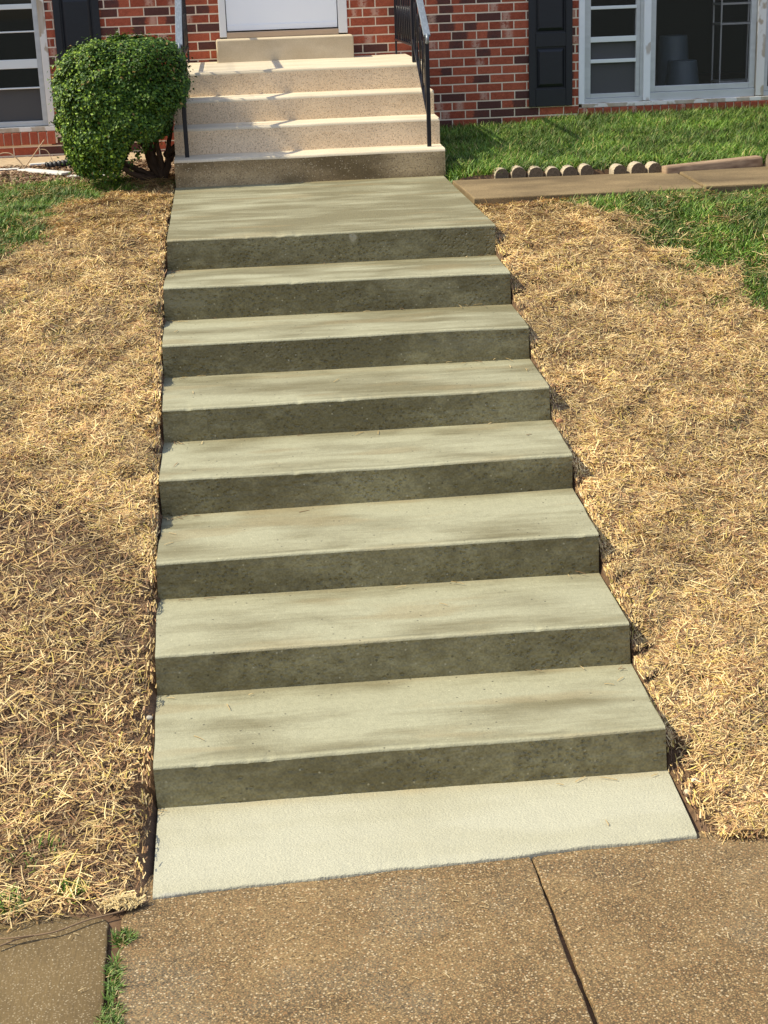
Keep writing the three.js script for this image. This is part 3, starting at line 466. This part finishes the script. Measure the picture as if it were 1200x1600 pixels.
  for (const b of [[[0.05, 0.02, 0.03], [0.09, 0.12, 0.04], [0.10, 0.24, 0.03], [0.16, 0.5, 0]], [[0.03, 0.05, 0.02], [0.04, 0.18, 0.05], [0.02, 0.3, 0.06], [0.06, 0.55, 0.05]], [[0, 0.05, 0.02], [-0.14, 0.12, 0.08], [-0.28, 0.22, 0.1], [-0.36, 0.40, 0.1]], [[0, 0.04, 0.04], [-0.10, 0.07, 0.16], [-0.22, 0.14, 0.2], [-0.32, 0.36, 0.18]], [[0.06, 0.10, 0.02], [0.13, 0.2, 0.0], [0.2, 0.27, -0.05], [0.25, 0.45, -0.05]], [[0.08, 0.2, 0.03], [0.15, 0.26, 0.08], [0.22, 0.33, 0.1], [0.24, 0.5, 0.1]], [[-0.03, 0.2, 0.0], [-0.1, 0.3, -0.1], [-0.2, 0.5, -0.15]]]) mesh('stem', tap(b, 0.027, 0.010), barkMat, shrub);
}

// ---------- straw ----------
const strawMat = new THREE.MeshStandardMaterial({ color: 0xffffff, roughness: 0.65 });
function strawGeo(len, r, bend, seed) { // bent three-sided stalk lying along x
  const R = rng(seed), S = 3, pos = [], idx = []; for (let k = 0; k <= S; k++) { const t = k / S - 0.5, x = t * len, y = bend * (0.25 - t * t) * len * 2 + (R() - 0.5) * r, z = (R() - 0.5) * bend * len, rr = r * (1 - 0.35 * k / S); for (let a = 0; a < 3; a++) { const th = a / 3 * 6.283 + 0.5; pos.push(x, y + Math.sin(th) * rr * 0.7, z + Math.cos(th) * rr); } }
  for (let k = 0; k < S; k++) for (let a = 0; a < 3; a++) { const b = (a + 1) % 3, i = k * 3; idx.push(i + a, i + 3 + a, i + b, i + b, i + 3 + a, i + 3 + b); }
  const g = new THREE.BufferGeometry(); g.setAttribute('position', new THREE.Float32BufferAttribute(pos, 3)); g.setIndex(idx); const h = g.toNonIndexed(); h.computeVertexNormals(); return h;
}
// borders between straw and lawn
const GR = [[-5.1, 2.50], [-4.37, 2.60], [-4.0, 2.79], [-3.7, 3.00], [-3.41, 3.01], [-3.19, 3.06], [-2.85, 3.2], [-2.2, 3.6], [-1.4, 4.3]], GL = [[-7.2, -0.36], [-6.79, -0.34], [-6.35, -0.42], [-5.8, -0.60], [-5.02, -0.70], [-4.48, -0.86], [-3.8, -1.25], [-3.0, -1.7]];
function edgeX(E, z) { if (z <= E[0][0]) return E[0][1]; for (let i = 0; i < E.length - 1; i++) if (z <= E[i + 1][0]) return lerp(E[i][1], E[i + 1][1], (z - E[i][0]) / (E[i + 1][0] - E[i][0])); return E[E.length - 1][1] + (z - E[E.length - 1][0]); }
// share of lawn (1) against straw (0)
function lawn(x, z) {
  const n = (fbm(x * 3.5, z * 3.5, 300, 3) - 0.5) * 0.7;
  if (x > 0.96) { if (z < -5.97) return 1; return sstep(-0.14, 0.16, x - edgeX(GR, z) + n * 0.9); }
  return sstep(-0.12, 0.12, edgeX(GL, z) - x + n * 0.6);
}
const frontEdge = x => (x < 0.96 ? lerp(0.60, 0.72, clamp(-x / 0.5)) + 0.05 * Math.max(0, -x - 0.5) : lerp(0.48, 0.51, clamp((x - 1.92) / 0.3)));
const _m = new THREE.Matrix4(), _q = new THREE.Quaternion(), _q2 = new THREE.Quaternion(), _p = new THREE.Vector3(), _s = new THREE.Vector3(), _n = new THREE.Vector3(), UP = new THREE.Vector3(0, 1, 0), _e = new THREE.Euler();
function slopeQuat(x, z) { const e = 0.03, hx = (groundH(x + e, z) - groundH(x - e, z)) / (2 * e), hz = (groundH(x, z + e) - groundH(x, z - e)) / (2 * e); _n.set(-clamp(hx, -0.8, 0.8), 1, -clamp(hz, -0.8, 0.8)).normalize(); return new THREE.Quaternion().setFromUnitVectors(UP, _n); }
const inView = (x, y, z, m = 0.12) => { _p.set(x, y, z).project(camera); return Math.abs(_p.x) < 1 + m && Math.abs(_p.y) < 1 + m; };
class Copies { constructor(geo) { this.geo = geo; this.m = []; this.c = []; } add(x, y, z, quat, s, c) { _m.compose(_p.set(x, y, z), quat, _s.set(s[0], s[1], s[2])); this.m.push(_m.clone()); this.c.push(c); }
  build(name, material, parent) { const im = new THREE.InstancedMesh(this.geo, material, this.m.length), k = new THREE.Color(); this.m.forEach((m, i) => { im.setMatrixAt(i, m); im.setColorAt(i, k.setRGB(...this.c[i])); }); im.name = name; im.castShadow = im.receiveShadow = true; im.userData.kind = 'stuff'; parent.add(im); return im; } }
{
  const kinds = [[0.08, 0.0021, 0.02, 1], [0.10, 0.0026, 0.07, 2], [0.06, 0.0022, 0.15, 3], [0.15, 0.0022, 0.05, 4], [0.042, 0.0036, 0.05, 5]].map(a => new Copies(strawGeo(...a))), R = rng(1001);
  const GOLD = [[0.64, 0.44, 0.17], [0.82, 0.62, 0.30], [0.44, 0.262, 0.098], [0.27, 0.135, 0.055], [0.58, 0.44, 0.11], [0.13, 0.07, 0.035], [0.50, 0.28, 0.135], [0.32, 0.23, 0.125]];
  const wgt = [0.24, 0.21, 0.15, 0.11, 0.07, 0.09, 0.06, 0.07]; let n = 0;
  const tries = 3000000;
  for (let k = 0; k < tries; k++) {
    const left = R() < 0.45, x = left ? -R() * 1.9 : 1.925 + R() * 2.6, z = 0.75 - R() * 7.6;
    if (z > frontEdge(x) + 0.02 * (R() - 0.3)) continue; if (!left && z < -4.94) continue; if (left && z < -6.75 + 0.3 * (R() - 0.5)) continue;
    if (z < -3.2 && R() < 0.40) continue;
    const L = lawn(x, z); if (R() < L * 0.93) continue;
    const h = groundH(x, z); if (!inView(x, h, z, 0.07)) { if (R() < 0.97) continue; }
    const near = clamp((z + 6.5) / 7); // finer litter far away is still the same straw
    const clump = fbm(x * 7, z * 7, 320, 3), bare = fbm(x * 3.1 + 5, z * 3.1, 325, 3);
    let dens = sstep(0.22, 0.38, bare) * 0.3 + 0.7; if (!left && z > -0.05 && x < 1.97 + 0.06 * vnoise(z * 9, 1, 2)) dens *= 0.08;  if (R() > dens) continue;
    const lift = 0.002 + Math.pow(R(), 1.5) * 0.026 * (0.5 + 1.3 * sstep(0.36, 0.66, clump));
    let kd = Math.floor(R() * 5); const sc = 0.5 + R() * R() * 0.8; const dEdge = left ? -x : x - 1.922; if (dEdge < 0.09) kd = R() < 0.5 ? 2 : 4;
    let yaw = R() * 6.283; if (dEdge < 0.05 && R() < 0.97) { yaw = Math.PI / 2 + (R() - 0.5) * 0.7; } const half = (kd === 4 ? 0.025 : 0.045) * sc; if (dEdge < 0.008 + Math.abs(Math.cos(yaw)) * half && R() < 0.985) continue; if (z > frontEdge(x) - 0.05 && kd === 3 && R() < 0.8) kd = 0;
    _e.set(0, yaw, (R() - 0.5) * (R() < 0.12 ? 1.3 : 0.5)); _q2.setFromEuler(_e); const q = slopeQuat(x, z).multiply(_q2);
    let t = R(), ci = 0; while (ci < 7 && t > wgt[ci]) t -= wgt[ci++]; const tone = 0.55 + 0.8 * fbm(x * 4, z * 4, 330, 3) + (R() - 0.5) * 0.45, deep = sstep(0.003, 0.017, lift); const c = mix3([0.125, 0.07, 0.036], GOLD[ci], 0.12 + 0.88 * deep).map(e => e * tone);  // low stalks browned like old straw and darkened to paint shade in gaps
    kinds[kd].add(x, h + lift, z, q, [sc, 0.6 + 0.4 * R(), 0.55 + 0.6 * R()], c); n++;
  }
  const straw = new THREE.Group(); straw.name = 'straw_mulch'; straw.userData = { label: 'loose golden straw spread over the slope on both sides of the stairs', category: 'straw', kind: 'stuff' }; scene.add(straw);
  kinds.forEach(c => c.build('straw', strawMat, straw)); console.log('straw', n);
}
// ---------- grass ----------
const grassMat = new THREE.MeshStandardMaterial({ color: 0xffffff, roughness: 0.55, side: THREE.DoubleSide });
function bladeGeo(h, w, lean, seed) { const S = 3, pos = [], idx = []; for (let k = 0; k <= S; k++) { const t = k / S, ww = w * (1 - 0.85 * t * t), y = h * (t - 0.25 * lean * t * t), z = h * lean * t * t; pos.push(-ww, y, z, ww, y, z - 0.0005); } for (let k = 0; k < S; k++) { const a = k * 2; idx.push(a, a + 1, a + 2, a + 1, a + 3, a + 2); } const g = new THREE.BufferGeometry(); g.setAttribute('position', new THREE.Float32BufferAttribute(pos, 3)); g.setIndex(idx); g.computeVertexNormals(); return g; }
{
  const kinds = [[0.060, 0.0024, 0.5], [0.075, 0.0022, 0.9], [0.050, 0.0030, 0.7], [0.10, 0.0020, 0.6]].map(a => new Copies(bladeGeo(...a))), R = rng(2002); let n = 0;
  const G = [[0.098, 0.192, 0.016], [0.155, 0.265, 0.020], [0.062, 0.128, 0.014], [0.25, 0.31, 0.045], [0.40, 0.31, 0.12]], wg = [0.38, 0.22, 0.24, 0.09, 0.07];
  const put = (x, z, sc, tall = 0) => { const h = groundH(x, z); let t = R(), ci = 0; while (ci < 4 && t > wg[ci]) t -= wg[ci++]; const tone = (0.7 + 0.6 * sstep(0.3, 0.7, fbm(x * 4, z * 4, 340, 4))) * (0.8 + 0.4 * R()); _e.set((R() - 0.5) * 0.7, R() * 6.283, (R() - 0.5) * 0.7); _q2.setFromEuler(_e); kinds[tall && R() < tall ? 3 : Math.floor(R() * 3)].add(x, h - 0.004, z, _q2.clone(), [1.1 + R() * 0.6, sc * (0.65 + R() * 0.7), sc], G[ci].map(e => e * tone)); n++; };
  for (let k = 0; k < 560000; k++) {
    const a = R(); let x, z; if (a < 0.42) { x = 1.925 + R() * 4.2; z = -5.99 - R() * 2.56; } else if (a < 0.74) { x = 2.1 + R() * 2.9; z = -0.9 - R() * 4.04; } else { x = -0.3 - R() * 1.3; z = -3.4 - R() * 3.9; if (z < -6.95 + 0.35 * fbm(x * 4, 3, 5, 2)) { if (R() < 0.97) continue; } }
    const L = lawn(x, z); if (x < 0.96 && fbm(x * 4, z * 4, 350, 3) < 0.36 && R() < 0.8) continue; if (R() > L) continue; if (!inView(x, groundH(x, z), z, 0.08)) { if (R() < 0.95) continue; }
    if (z < -5.97 && z > -6.1 && R() < 0.6) continue;
    const wallNear = z < -8.35 && x > 0.96; put(x, z, wallNear ? 0.85 : x > 0.96 && z < -5.9 ? 0.95 : 0.75, wallNear ? 0.25 : 0.05);
  }
  for (const [cx, cz, r, c] of [[-0.79, -3.45, 0.1, 160], [-0.27, 0.53, 0.05, 90], [-0.47, 0.58, 0.07, 120], [-0.6, -3.2, 0.12, 60], [0.0, -6.45, 0.08, 700], [-0.07, -6.5, 0.09, 600], [-0.35, -6.4, 0.15, 300], [2.45, -4.75, 0.1, 200], [2.7, -3.2, 0.15, 200], [2.3, -2.7, 0.2, 60], [3.0, -2.2, 0.3, 120], [-0.4, 0.3, 0.1, 40]]) for (let k = 0; k < c; k++) { const a = R() * 6.283, q = Math.sqrt(R()) * r; put(Math.min(cx + Math.cos(a) * q, cx < 0.9 ? -0.012 : 99), cz + Math.sin(a) * q, 0.7); }
  const grass = new THREE.Group(); grass.name = 'lawn_grass'; grass.userData = { label: 'short green grass of the front lawns around the straw and along the house', category: 'grass', kind: 'stuff' }; scene.add(grass);
  kinds.forEach(c => c.build('grass', grassMat, grass)); console.log('grass', n);
  // weeds in the pavement joint
  const wk = new Copies(bladeGeo(0.028, 0.0026, 0.9)); for (const [cx, cz, r, c] of [[-0.072, 0.82, 0.032, 150], [-0.09, 0.94, 0.02, 25], [-0.088, 1.0, 0.026, 90], [-0.082, 1.08, 0.026, 80], [-0.09, 1.15, 0.018, 30], [-0.082, 1.22, 0.034, 170], [-0.08, 1.3, 0.04, 260], [-0.075, 1.4, 0.03, 150]]) for (let k = 0; k < c; k++) { const a = R() * 6.283, q = Math.sqrt(R()) * r; _e.set((R() - 0.5) * 1.2, R() * 6.283, (R() - 0.5) * 1.2); _q2.setFromEuler(_e); const t = 0.7 + 0.6 * R(); wk.add(cx + Math.cos(a) * q, -0.02, cz + Math.sin(a) * q * 1.3, _q2.clone(), [1, 0.6 + R() * 0.7, 1], (R() < 0.18 ? [0.32, 0.27, 0.1] : [0.10, 0.175, 0.022]).map(e => e * t)); }
  const weeds = wk.build(numbered('joint_weeds'), grassMat, scene); weeds.userData = { label: 'small green weeds growing in the open pavement joint', category: 'weeds', kind: 'stuff' };
}

// ---------- log edging, timber ----------
const logEnd = new THREE.MeshStandardMaterial({ map: colorTex(128, 128, (u, v) => { const r = Math.hypot(u - 0.5, v - 0.5), n = fbm(u * 20, v * 20, 191, 3); return mix3([0.06, 0.043, 0.026], [0.20, 0.15, 0.095], clamp(n + 0.25 * Math.sin(r * 110))); }), roughness: 0.95 });
const logTop = new THREE.MeshStandardMaterial({ map: colorTex(256, 128, (u, v) => mix3([0.24, 0.19, 0.12], [0.62, 0.52, 0.38], fbm(u * 24, v * 8, 193, 4))), roughness: 0.95 }); logTop.bumpMap = logTop.map; logTop.bumpScale = 0.004;
const logNotes = ['nearest the stoop', 'second from the stoop', 'third from the stoop', 'fourth from the stoop', 'fifth from the stoop, grassy on top', 'taller and leaning, just left of the grassy gap', 'just right of the grassy gap', 'second right of the grassy gap', 'last in the row, against the long timber'];
[[2.288, 0], [2.406, 0.01], [2.526, 0], [2.644, -0.004], [2.762, -0.006], [2.876, 0.014], [3.110, 0], [3.236, 0.008], [3.354, 0.008]].forEach(([x, lift], i) => {
  const R = rng(60 + i), r = 0.049 + R() * 0.007, h = 0.088 + lift, len = 0.11, t = thing('edging_log', `half-round wooden edging log, ${logNotes[i]}`, 'edging log', [x, YL - 0.05, lerp(-5.965, -5.845, (x - 2.25) / 1.1)], 'wooden edging logs along the path');
  const seg = 20, cap = 0.052 + lift * 0.6, outline = []; for (let k = 0; k <= seg; k++) { const a = Math.PI * k / seg, q = r * (1 + 0.05 * (R() - 0.5)); outline.push([Math.cos(a) * q, cap + Math.sin(a) * q * 0.95]); }
  const s = new THREE.Shape(); s.moveTo(r, -0.05); outline.forEach(p => s.lineTo(...p)); s.lineTo(-r, -0.05);
  const bark = gridGeo(seg + 3, 5, (rw, c) => { const p = rw === 0 ? [r, -0.05] : rw === seg + 2 ? [-r, -0.05] : outline[rw - 1], ch = c === 4 ? 0.92 : 1; return [p[0] * ch, cap + (p[1] - cap) * ch, -len + c / 4 * len - (c === 4 ? 0.001 : 0.006), rw / seg, c / 4]; });
  mesh('bark', bark, logTop, t); const fg = new THREE.ShapeGeometry(s); const uv = fg.attributes.uv; for (let k = 0; k < uv.count; k++) uv.setXY(k, 0.5 + uv.getX(k) * 6, 0.4 + uv.getY(k) * 6 - cap * 6); fg.scale(0.93, 1, 1); mesh('cut_end', fg, logEnd, t); t.rotation.z = i === 5 ? -0.06 : (R() - 0.5) * 0.06; t.rotation.y = (R() - 0.5) * 0.12;
});
{
  const tm = new THREE.MeshStandardMaterial({ map: colorTex(512, 128, (u, v) => mix3([0.15, 0.085, 0.05], [0.46, 0.33, 0.21], clamp(fbm(u * 10, v * 40, 196, 4) * 1.5 - 0.25))), roughness: 0.9 }); tm.bumpMap = tm.map; tm.bumpScale = 0.004;
  const t = rbox(-0.36, 0.36, -0.09, 0.028, -0.06, 0.05, 0.016); { const p = t.attributes.position; for (let i = 0; i < p.count; i++) { p.setY(i, p.getY(i) + 0.016 * (fbm(p.getX(i) * 9, p.getZ(i) * 9, 3, 2) - 0.5)); } t.computeVertexNormals(); }
  const m = tagged(mesh('landscape_timber', t, tm), 'long reddish-brown timber with a pale top lying along the lawn edge', 'timber'); m.position.set(3.76, YL + 0.022, -5.845); m.rotation.set(0, 0.10, 0.045);
  const g = new THREE.CylinderGeometry(0.085, 0.09, 0.36, 22, 4); g.rotateZ(Math.PI / 2); const p = g.attributes.position; for (let i = 0; i < p.count; i++) { const k = 1 + 0.10 * (fbm(p.getY(i) * 14, p.getZ(i) * 14 + p.getX(i) * 5, 8, 3) - 0.5); p.setY(i, p.getY(i) * k); p.setZ(i, p.getZ(i) * k); } g.computeVertexNormals();
  const l = tagged(mesh('thick_log', g, new THREE.MeshStandardMaterial({ map: logTop.map, color: new THREE.Color().setRGB(0.5, 0.48, 0.45), bumpMap: logTop.map, bumpScale: 0.008, roughness: 1 })), 'thick grey weathered log beyond the right end of the long timber', 'log'); l.position.set(4.33, YL + 0.04, -5.78); l.rotation.set(0.3, 0.25, 0);
}
// ---------- things at the foot of the wall, left ----------
{
  const vinyl = mat(0.74, 0.73, 0.69, 0.5);
  const strip = (a, b, w, label) => { const g = bar([a[0], a[1], a[2]], [b[0], b[1], b[2]], w, 0.018); tagged(mesh('white_strip', g, vinyl), label, 'trim strip', 'white strips lying in front of the wall'); };
  strip([-1.9, 1.545, -7.72], [-1.27, 1.548, -7.66], 0.085, 'white plastic strip at the left edge, parallel to the wall');
  strip([-1.24, 1.548, -7.62], [-0.86, 1.545, -7.24], 0.10, 'white plastic strip slanting forward below the left window');
  strip([-1.22, 1.55, -7.95], [-0.62, 1.55, -8.06], 0.06, 'white plastic strip behind the dark ribbed hose');
  strip([-0.84, 1.53, -7.16], [-0.50, 1.532, -7.10], 0.09, 'short white plastic strip lying behind the foot of the shrub');
  const pts = [], N = 220; for (let i = 0; i <= N; i++) pts.push(i / N); const c = new THREE.CatmullRomCurve3([[-1.06, 1.565, -7.66], [-0.95, 1.572, -7.70], [-0.82, 1.572, -7.80], [-0.62, 1.565, -7.86]].map(p => new THREE.Vector3(...p)));
  const g = new THREE.TubeGeometry(c, N, 0.032, 12), p = g.attributes.position, ctr = new THREE.Vector3(); for (let i = 0; i < p.count; i++) { const s = Math.floor(i / 13) / N; c.getPointAt(s, ctr); const k = 0.84 + 0.16 * Math.sin(s * 95); p.setXYZ(i, ctr.x + (p.getX(i) - ctr.x) * k, ctr.y + (p.getY(i) - ctr.y) * k, ctr.z + (p.getZ(i) - ctr.z) * k); } g.computeVertexNormals();
  tagged(mesh('ribbed_hose', g, mat(0.03, 0.03, 0.032, 0.5)), 'dark ribbed drain hose between the white strips by the wall', 'hose');
  const dry = mat(0.48, 0.33, 0.20, 0.8);
  tagged(mesh('dry_stem', tube([[-1.50, 1.52, -7.6], [-1.43, 1.66, -7.62], [-1.33, 1.68, -7.62], [-1.24, 1.60, -7.6], [-1.21, 1.52, -7.58]], 0.005, 30, 6), dry), 'arching dry tan plant stem below the left window', 'dry stem');
  tagged(mesh('dry_stem', [tube([[-1.25, 1.53, -7.7], [-1.15, 1.65, -7.72], [-1.06, 1.76, -7.74]], 0.005, 12, 6), tube([[-1.12, 1.69, -7.73], [-1.05, 1.68, -7.72], [-1.01, 1.60, -7.70], [-1.0, 1.54, -7.7]], 0.003, 12, 6)], dry), 'forked dry plant stem leaning in front of the sill bricks', 'dry stem');
}
// bare earth strip by the wall and leaf litter under the shrub
structure(mesh('bare_earth', gridGeo(12, 50, (r, c) => { const x = -3 + c / 49 * 2.98, z = lerp(-7.95, -8.56, r / 11); return [x, groundH(x, z) + 0.008, z, x / 0.9, z / 0.9]; }), new THREE.MeshStandardMaterial({ map: colorTex(256, 256, (u, v) => mix3([0.34, 0.24, 0.14], [0.56, 0.43, 0.28], fbm(u * 30, v * 30, 198, 4))), roughness: 1 })));
{
  const R = rng(3003), k1 = new Copies(strawGeo(0.035, 0.006, 0.25, 31)), k2 = new Copies(strawGeo(0.06, 0.003, 0.2, 32));
  for (let i = 0; i < 14000; i++) { const x = -0.012 - R() * 1.9, z = -6.45 - R() * 1.45; if (x < -0.55 && z > -6.8 + 0.2 * R()) continue; const h = groundH(x, z), q = new THREE.Quaternion().setFromEuler(_e.set((R() - 0.5) * 0.8, R() * 6.283, (R() - 0.5) * 0.7)), t = 0.6 + 0.8 * R(); (R() < 0.7 ? k1 : k2).add(x, h + 0.004 + R() * 0.02, z, q, [1, 0.5, 1.4], (R() < 0.35 ? [0.45, 0.32, 0.2] : R() < 0.6 ? [0.27, 0.16, 0.09] : [0.13, 0.075, 0.045]).map(e => e * t)); }
  const l = new THREE.Group(); l.name = 'leaf_litter'; l.userData = { label: 'brown leaf litter and bark under the shrub and by the wall', category: 'leaf litter', kind: 'stuff' }; scene.add(l); k1.build('litter', strawMat, l); k2.build('litter', strawMat, l);
}
// ---------- small things ----------
{
  const R = rng(4004), stoneM = mat(0.55, 0.45, 0.30, 0.8), redM = mat(0.36, 0.17, 0.08, 0.9);
  const stone = (x, z, r, m, label, up = 0.2) => { const g = new THREE.IcosahedronGeometry(r, 2), p = g.attributes.position; for (let i = 0; i < p.count; i++) { const n = 0.75 + 0.5 * fbm(p.getX(i) / r * 1.3 + x * 9, p.getY(i) / r * 1.3 + p.getZ(i) / r, 5, 2); p.setXYZ(i, p.getX(i) * n, p.getY(i) * n * 0.7, p.getZ(i) * n); } g.computeVertexNormals(); const o = tagged(mesh('pebble', g, m), label, 'pebble'); o.position.set(x, groundH(x, z) + r * up, z); };
  stone(1.947, -1.60, 0.020, stoneM, 'pale yellow pebble beside the right edge of the third tread', 0.8);
  stone(1.950, -2.20, 0.018, redM, 'reddish pebble beside the right edge of the fourth tread', 0.8);
  stone(1.955, 0.19, 0.016, stoneM, 'tan pebble on bare dirt beside the bottom slab');
  stone(1.995, 0.14, 0.013, mat(0.6, 0.56, 0.5, 0.8), 'small grey-white pebble on the bare dirt strip near the bottom slab');
  stone(-0.028, -0.40, 0.013, mat(0.42, 0.38, 0.3, 0.85), 'grey pebble against the left edge of the lowest tread', 0.9);
  tagged(mesh('twig', [tube([[0.005, 0.004, 0.63], [-0.08, 0.0, 0.675], [-0.19, 0.001, 0.715], [-0.29, 0.002, 0.77], [-0.40, 0.0, 0.79], [-0.47, 0.0, 0.83]], 0.0033, 40, 6), tube([[-0.36, 0.004, 0.785], [-0.43, 0.01, 0.80], [-0.48, 0.006, 0.79]], 0.003, 12, 6)], mat(0.24, 0.155, 0.085, 0.9)), 'thin brown twig lying across the corner of the pavement', 'twig');
  // stray stalks on treads, risers and pavement
  const k = new Copies(strawGeo(0.07, 0.0022, 0.06, 41));
  for (let i = 0; i < 90; i++) { const s = Math.floor(R() * 8), edge = R() < 0.6; const x = edge ? (R() < 0.5 ? 0.02 + R() * R() * 0.3 : 1.88 - R() * R() * 0.35) : 0.1 + R() * 1.7, z = ST[s][0] + (R() < 0.6 ? 0.012 + R() * 0.05 : R() * 0.4); if (s === 0 && z > 0.45) continue; const y = z > 0 ? 0.006 : treadY(z) + 0.004; k.add(x, y, z, new THREE.Quaternion().setFromEuler(_e.set(0, R() * 6.283, (R() - 0.5) * 0.15)), [0.3 + R() * 0.7, 1, 1], [[0.66, 0.5, 0.26], [0.5, 0.36, 0.16], [0.25, 0.15, 0.08]][Math.floor(R() * 3)]); }
  for (let i = 0; i < 60; i++) { const x = -0.5 + R() * 2.6, z = 0.66 + R() * R() * 0.9; k.add(x, YS + 0.004, z, new THREE.Quaternion().setFromEuler(_e.set(0, R() * 6.283, 0)), [0.15 + R() * 0.35, 0.8, 0.8], [0.55, 0.42, 0.22]); }
  for (let i = 0; i < 260; i++) { const a = R() * 6.283, q = Math.sqrt(R()); k.add(-0.085 + Math.cos(a) * q * 0.065, 0.004 + R() * 0.028 * (1 - q), 0.635 + Math.sin(a) * q * 0.03, new THREE.Quaternion().setFromEuler(_e.set(R() - 0.5, R() * 6.283, (R() - 0.5) * 0.9)), [0.4 + R() * 0.4, 1, 1], [0.60, 0.46, 0.22]); }
  k.build('stray_straw', strawMat, scene).userData = { label: 'stray straw stalks lying on the steps and on the pavement', category: 'straw', kind: 'stuff' };
}
// ---------- things seen through the picture window ----------
{
  const tub = (x, y, z, label, k) => { const t = thing('storage_tub', label, 'storage tub', [x, y, z]); mesh('tub', new THREE.LatheGeometry([[0.001, 0], [0.15, 0], [0.155, 0.01], [0.125, 0.34 * k], [0.12, 0.345 * k], [0.001, 0.35 * k]].map(p => new THREE.Vector2(...p)), 28), mat(0.042, 0.062, 0.078, 0.5), t); mesh('rim', new THREE.TorusGeometry(0.157, 0.008, 8, 28).rotateX(Math.PI / 2).translate(0, 0.012, 0), mat(0.09, 0.12, 0.14, 0.5), t); };
  const table = thing('side_table', 'low dark table inside the picture window, under the grey-blue tubs', 'table', [4.55, 1.42, -9.15]);
  mesh('table_top', rbox(-0.55, 0.55, 0.38, 0.41, -0.25, 0.25), mat(0.10, 0.07, 0.05, 0.5), table); for (const [x, z] of [[-0.5, -0.2], [0.5, -0.2], [-0.5, 0.2], [0.5, 0.2]]) mesh('leg', rbox(x - 0.02, x + 0.02, 0, 0.38, z - 0.02, z + 0.02), mat(0.10, 0.07, 0.05, 0.5), table);
  tub(4.42, 1.83, -9.08, 'upturned grey-blue tub, the nearer one behind the picture window', 0.75); tub(4.38, 1.83, -9.28 + 0.02, 'taller upturned grey-blue tub behind the nearer tub', 1.35);
  const rack = thing('wire_rack', 'thin metal shelf rack at the right behind the picture window', 'rack', [4.95, 1.42, -9.3]), wm = mat(0.5, 0.5, 0.48, 0.4, { metalness: 0.5 });
  for (const x of [-0.16, 0.16]) for (const z of [-0.12, 0.12]) mesh('post', bar([x, 0, z], [x, 1.5, z], 0.014, 0.014), wm, rack); for (const y of [0.45, 0.95, 1.12]) mesh('shelf', rbox(-0.17, 0.17, y, y + 0.018, -0.13, 0.13), wm, rack);
}
renderer.render(scene, camera);
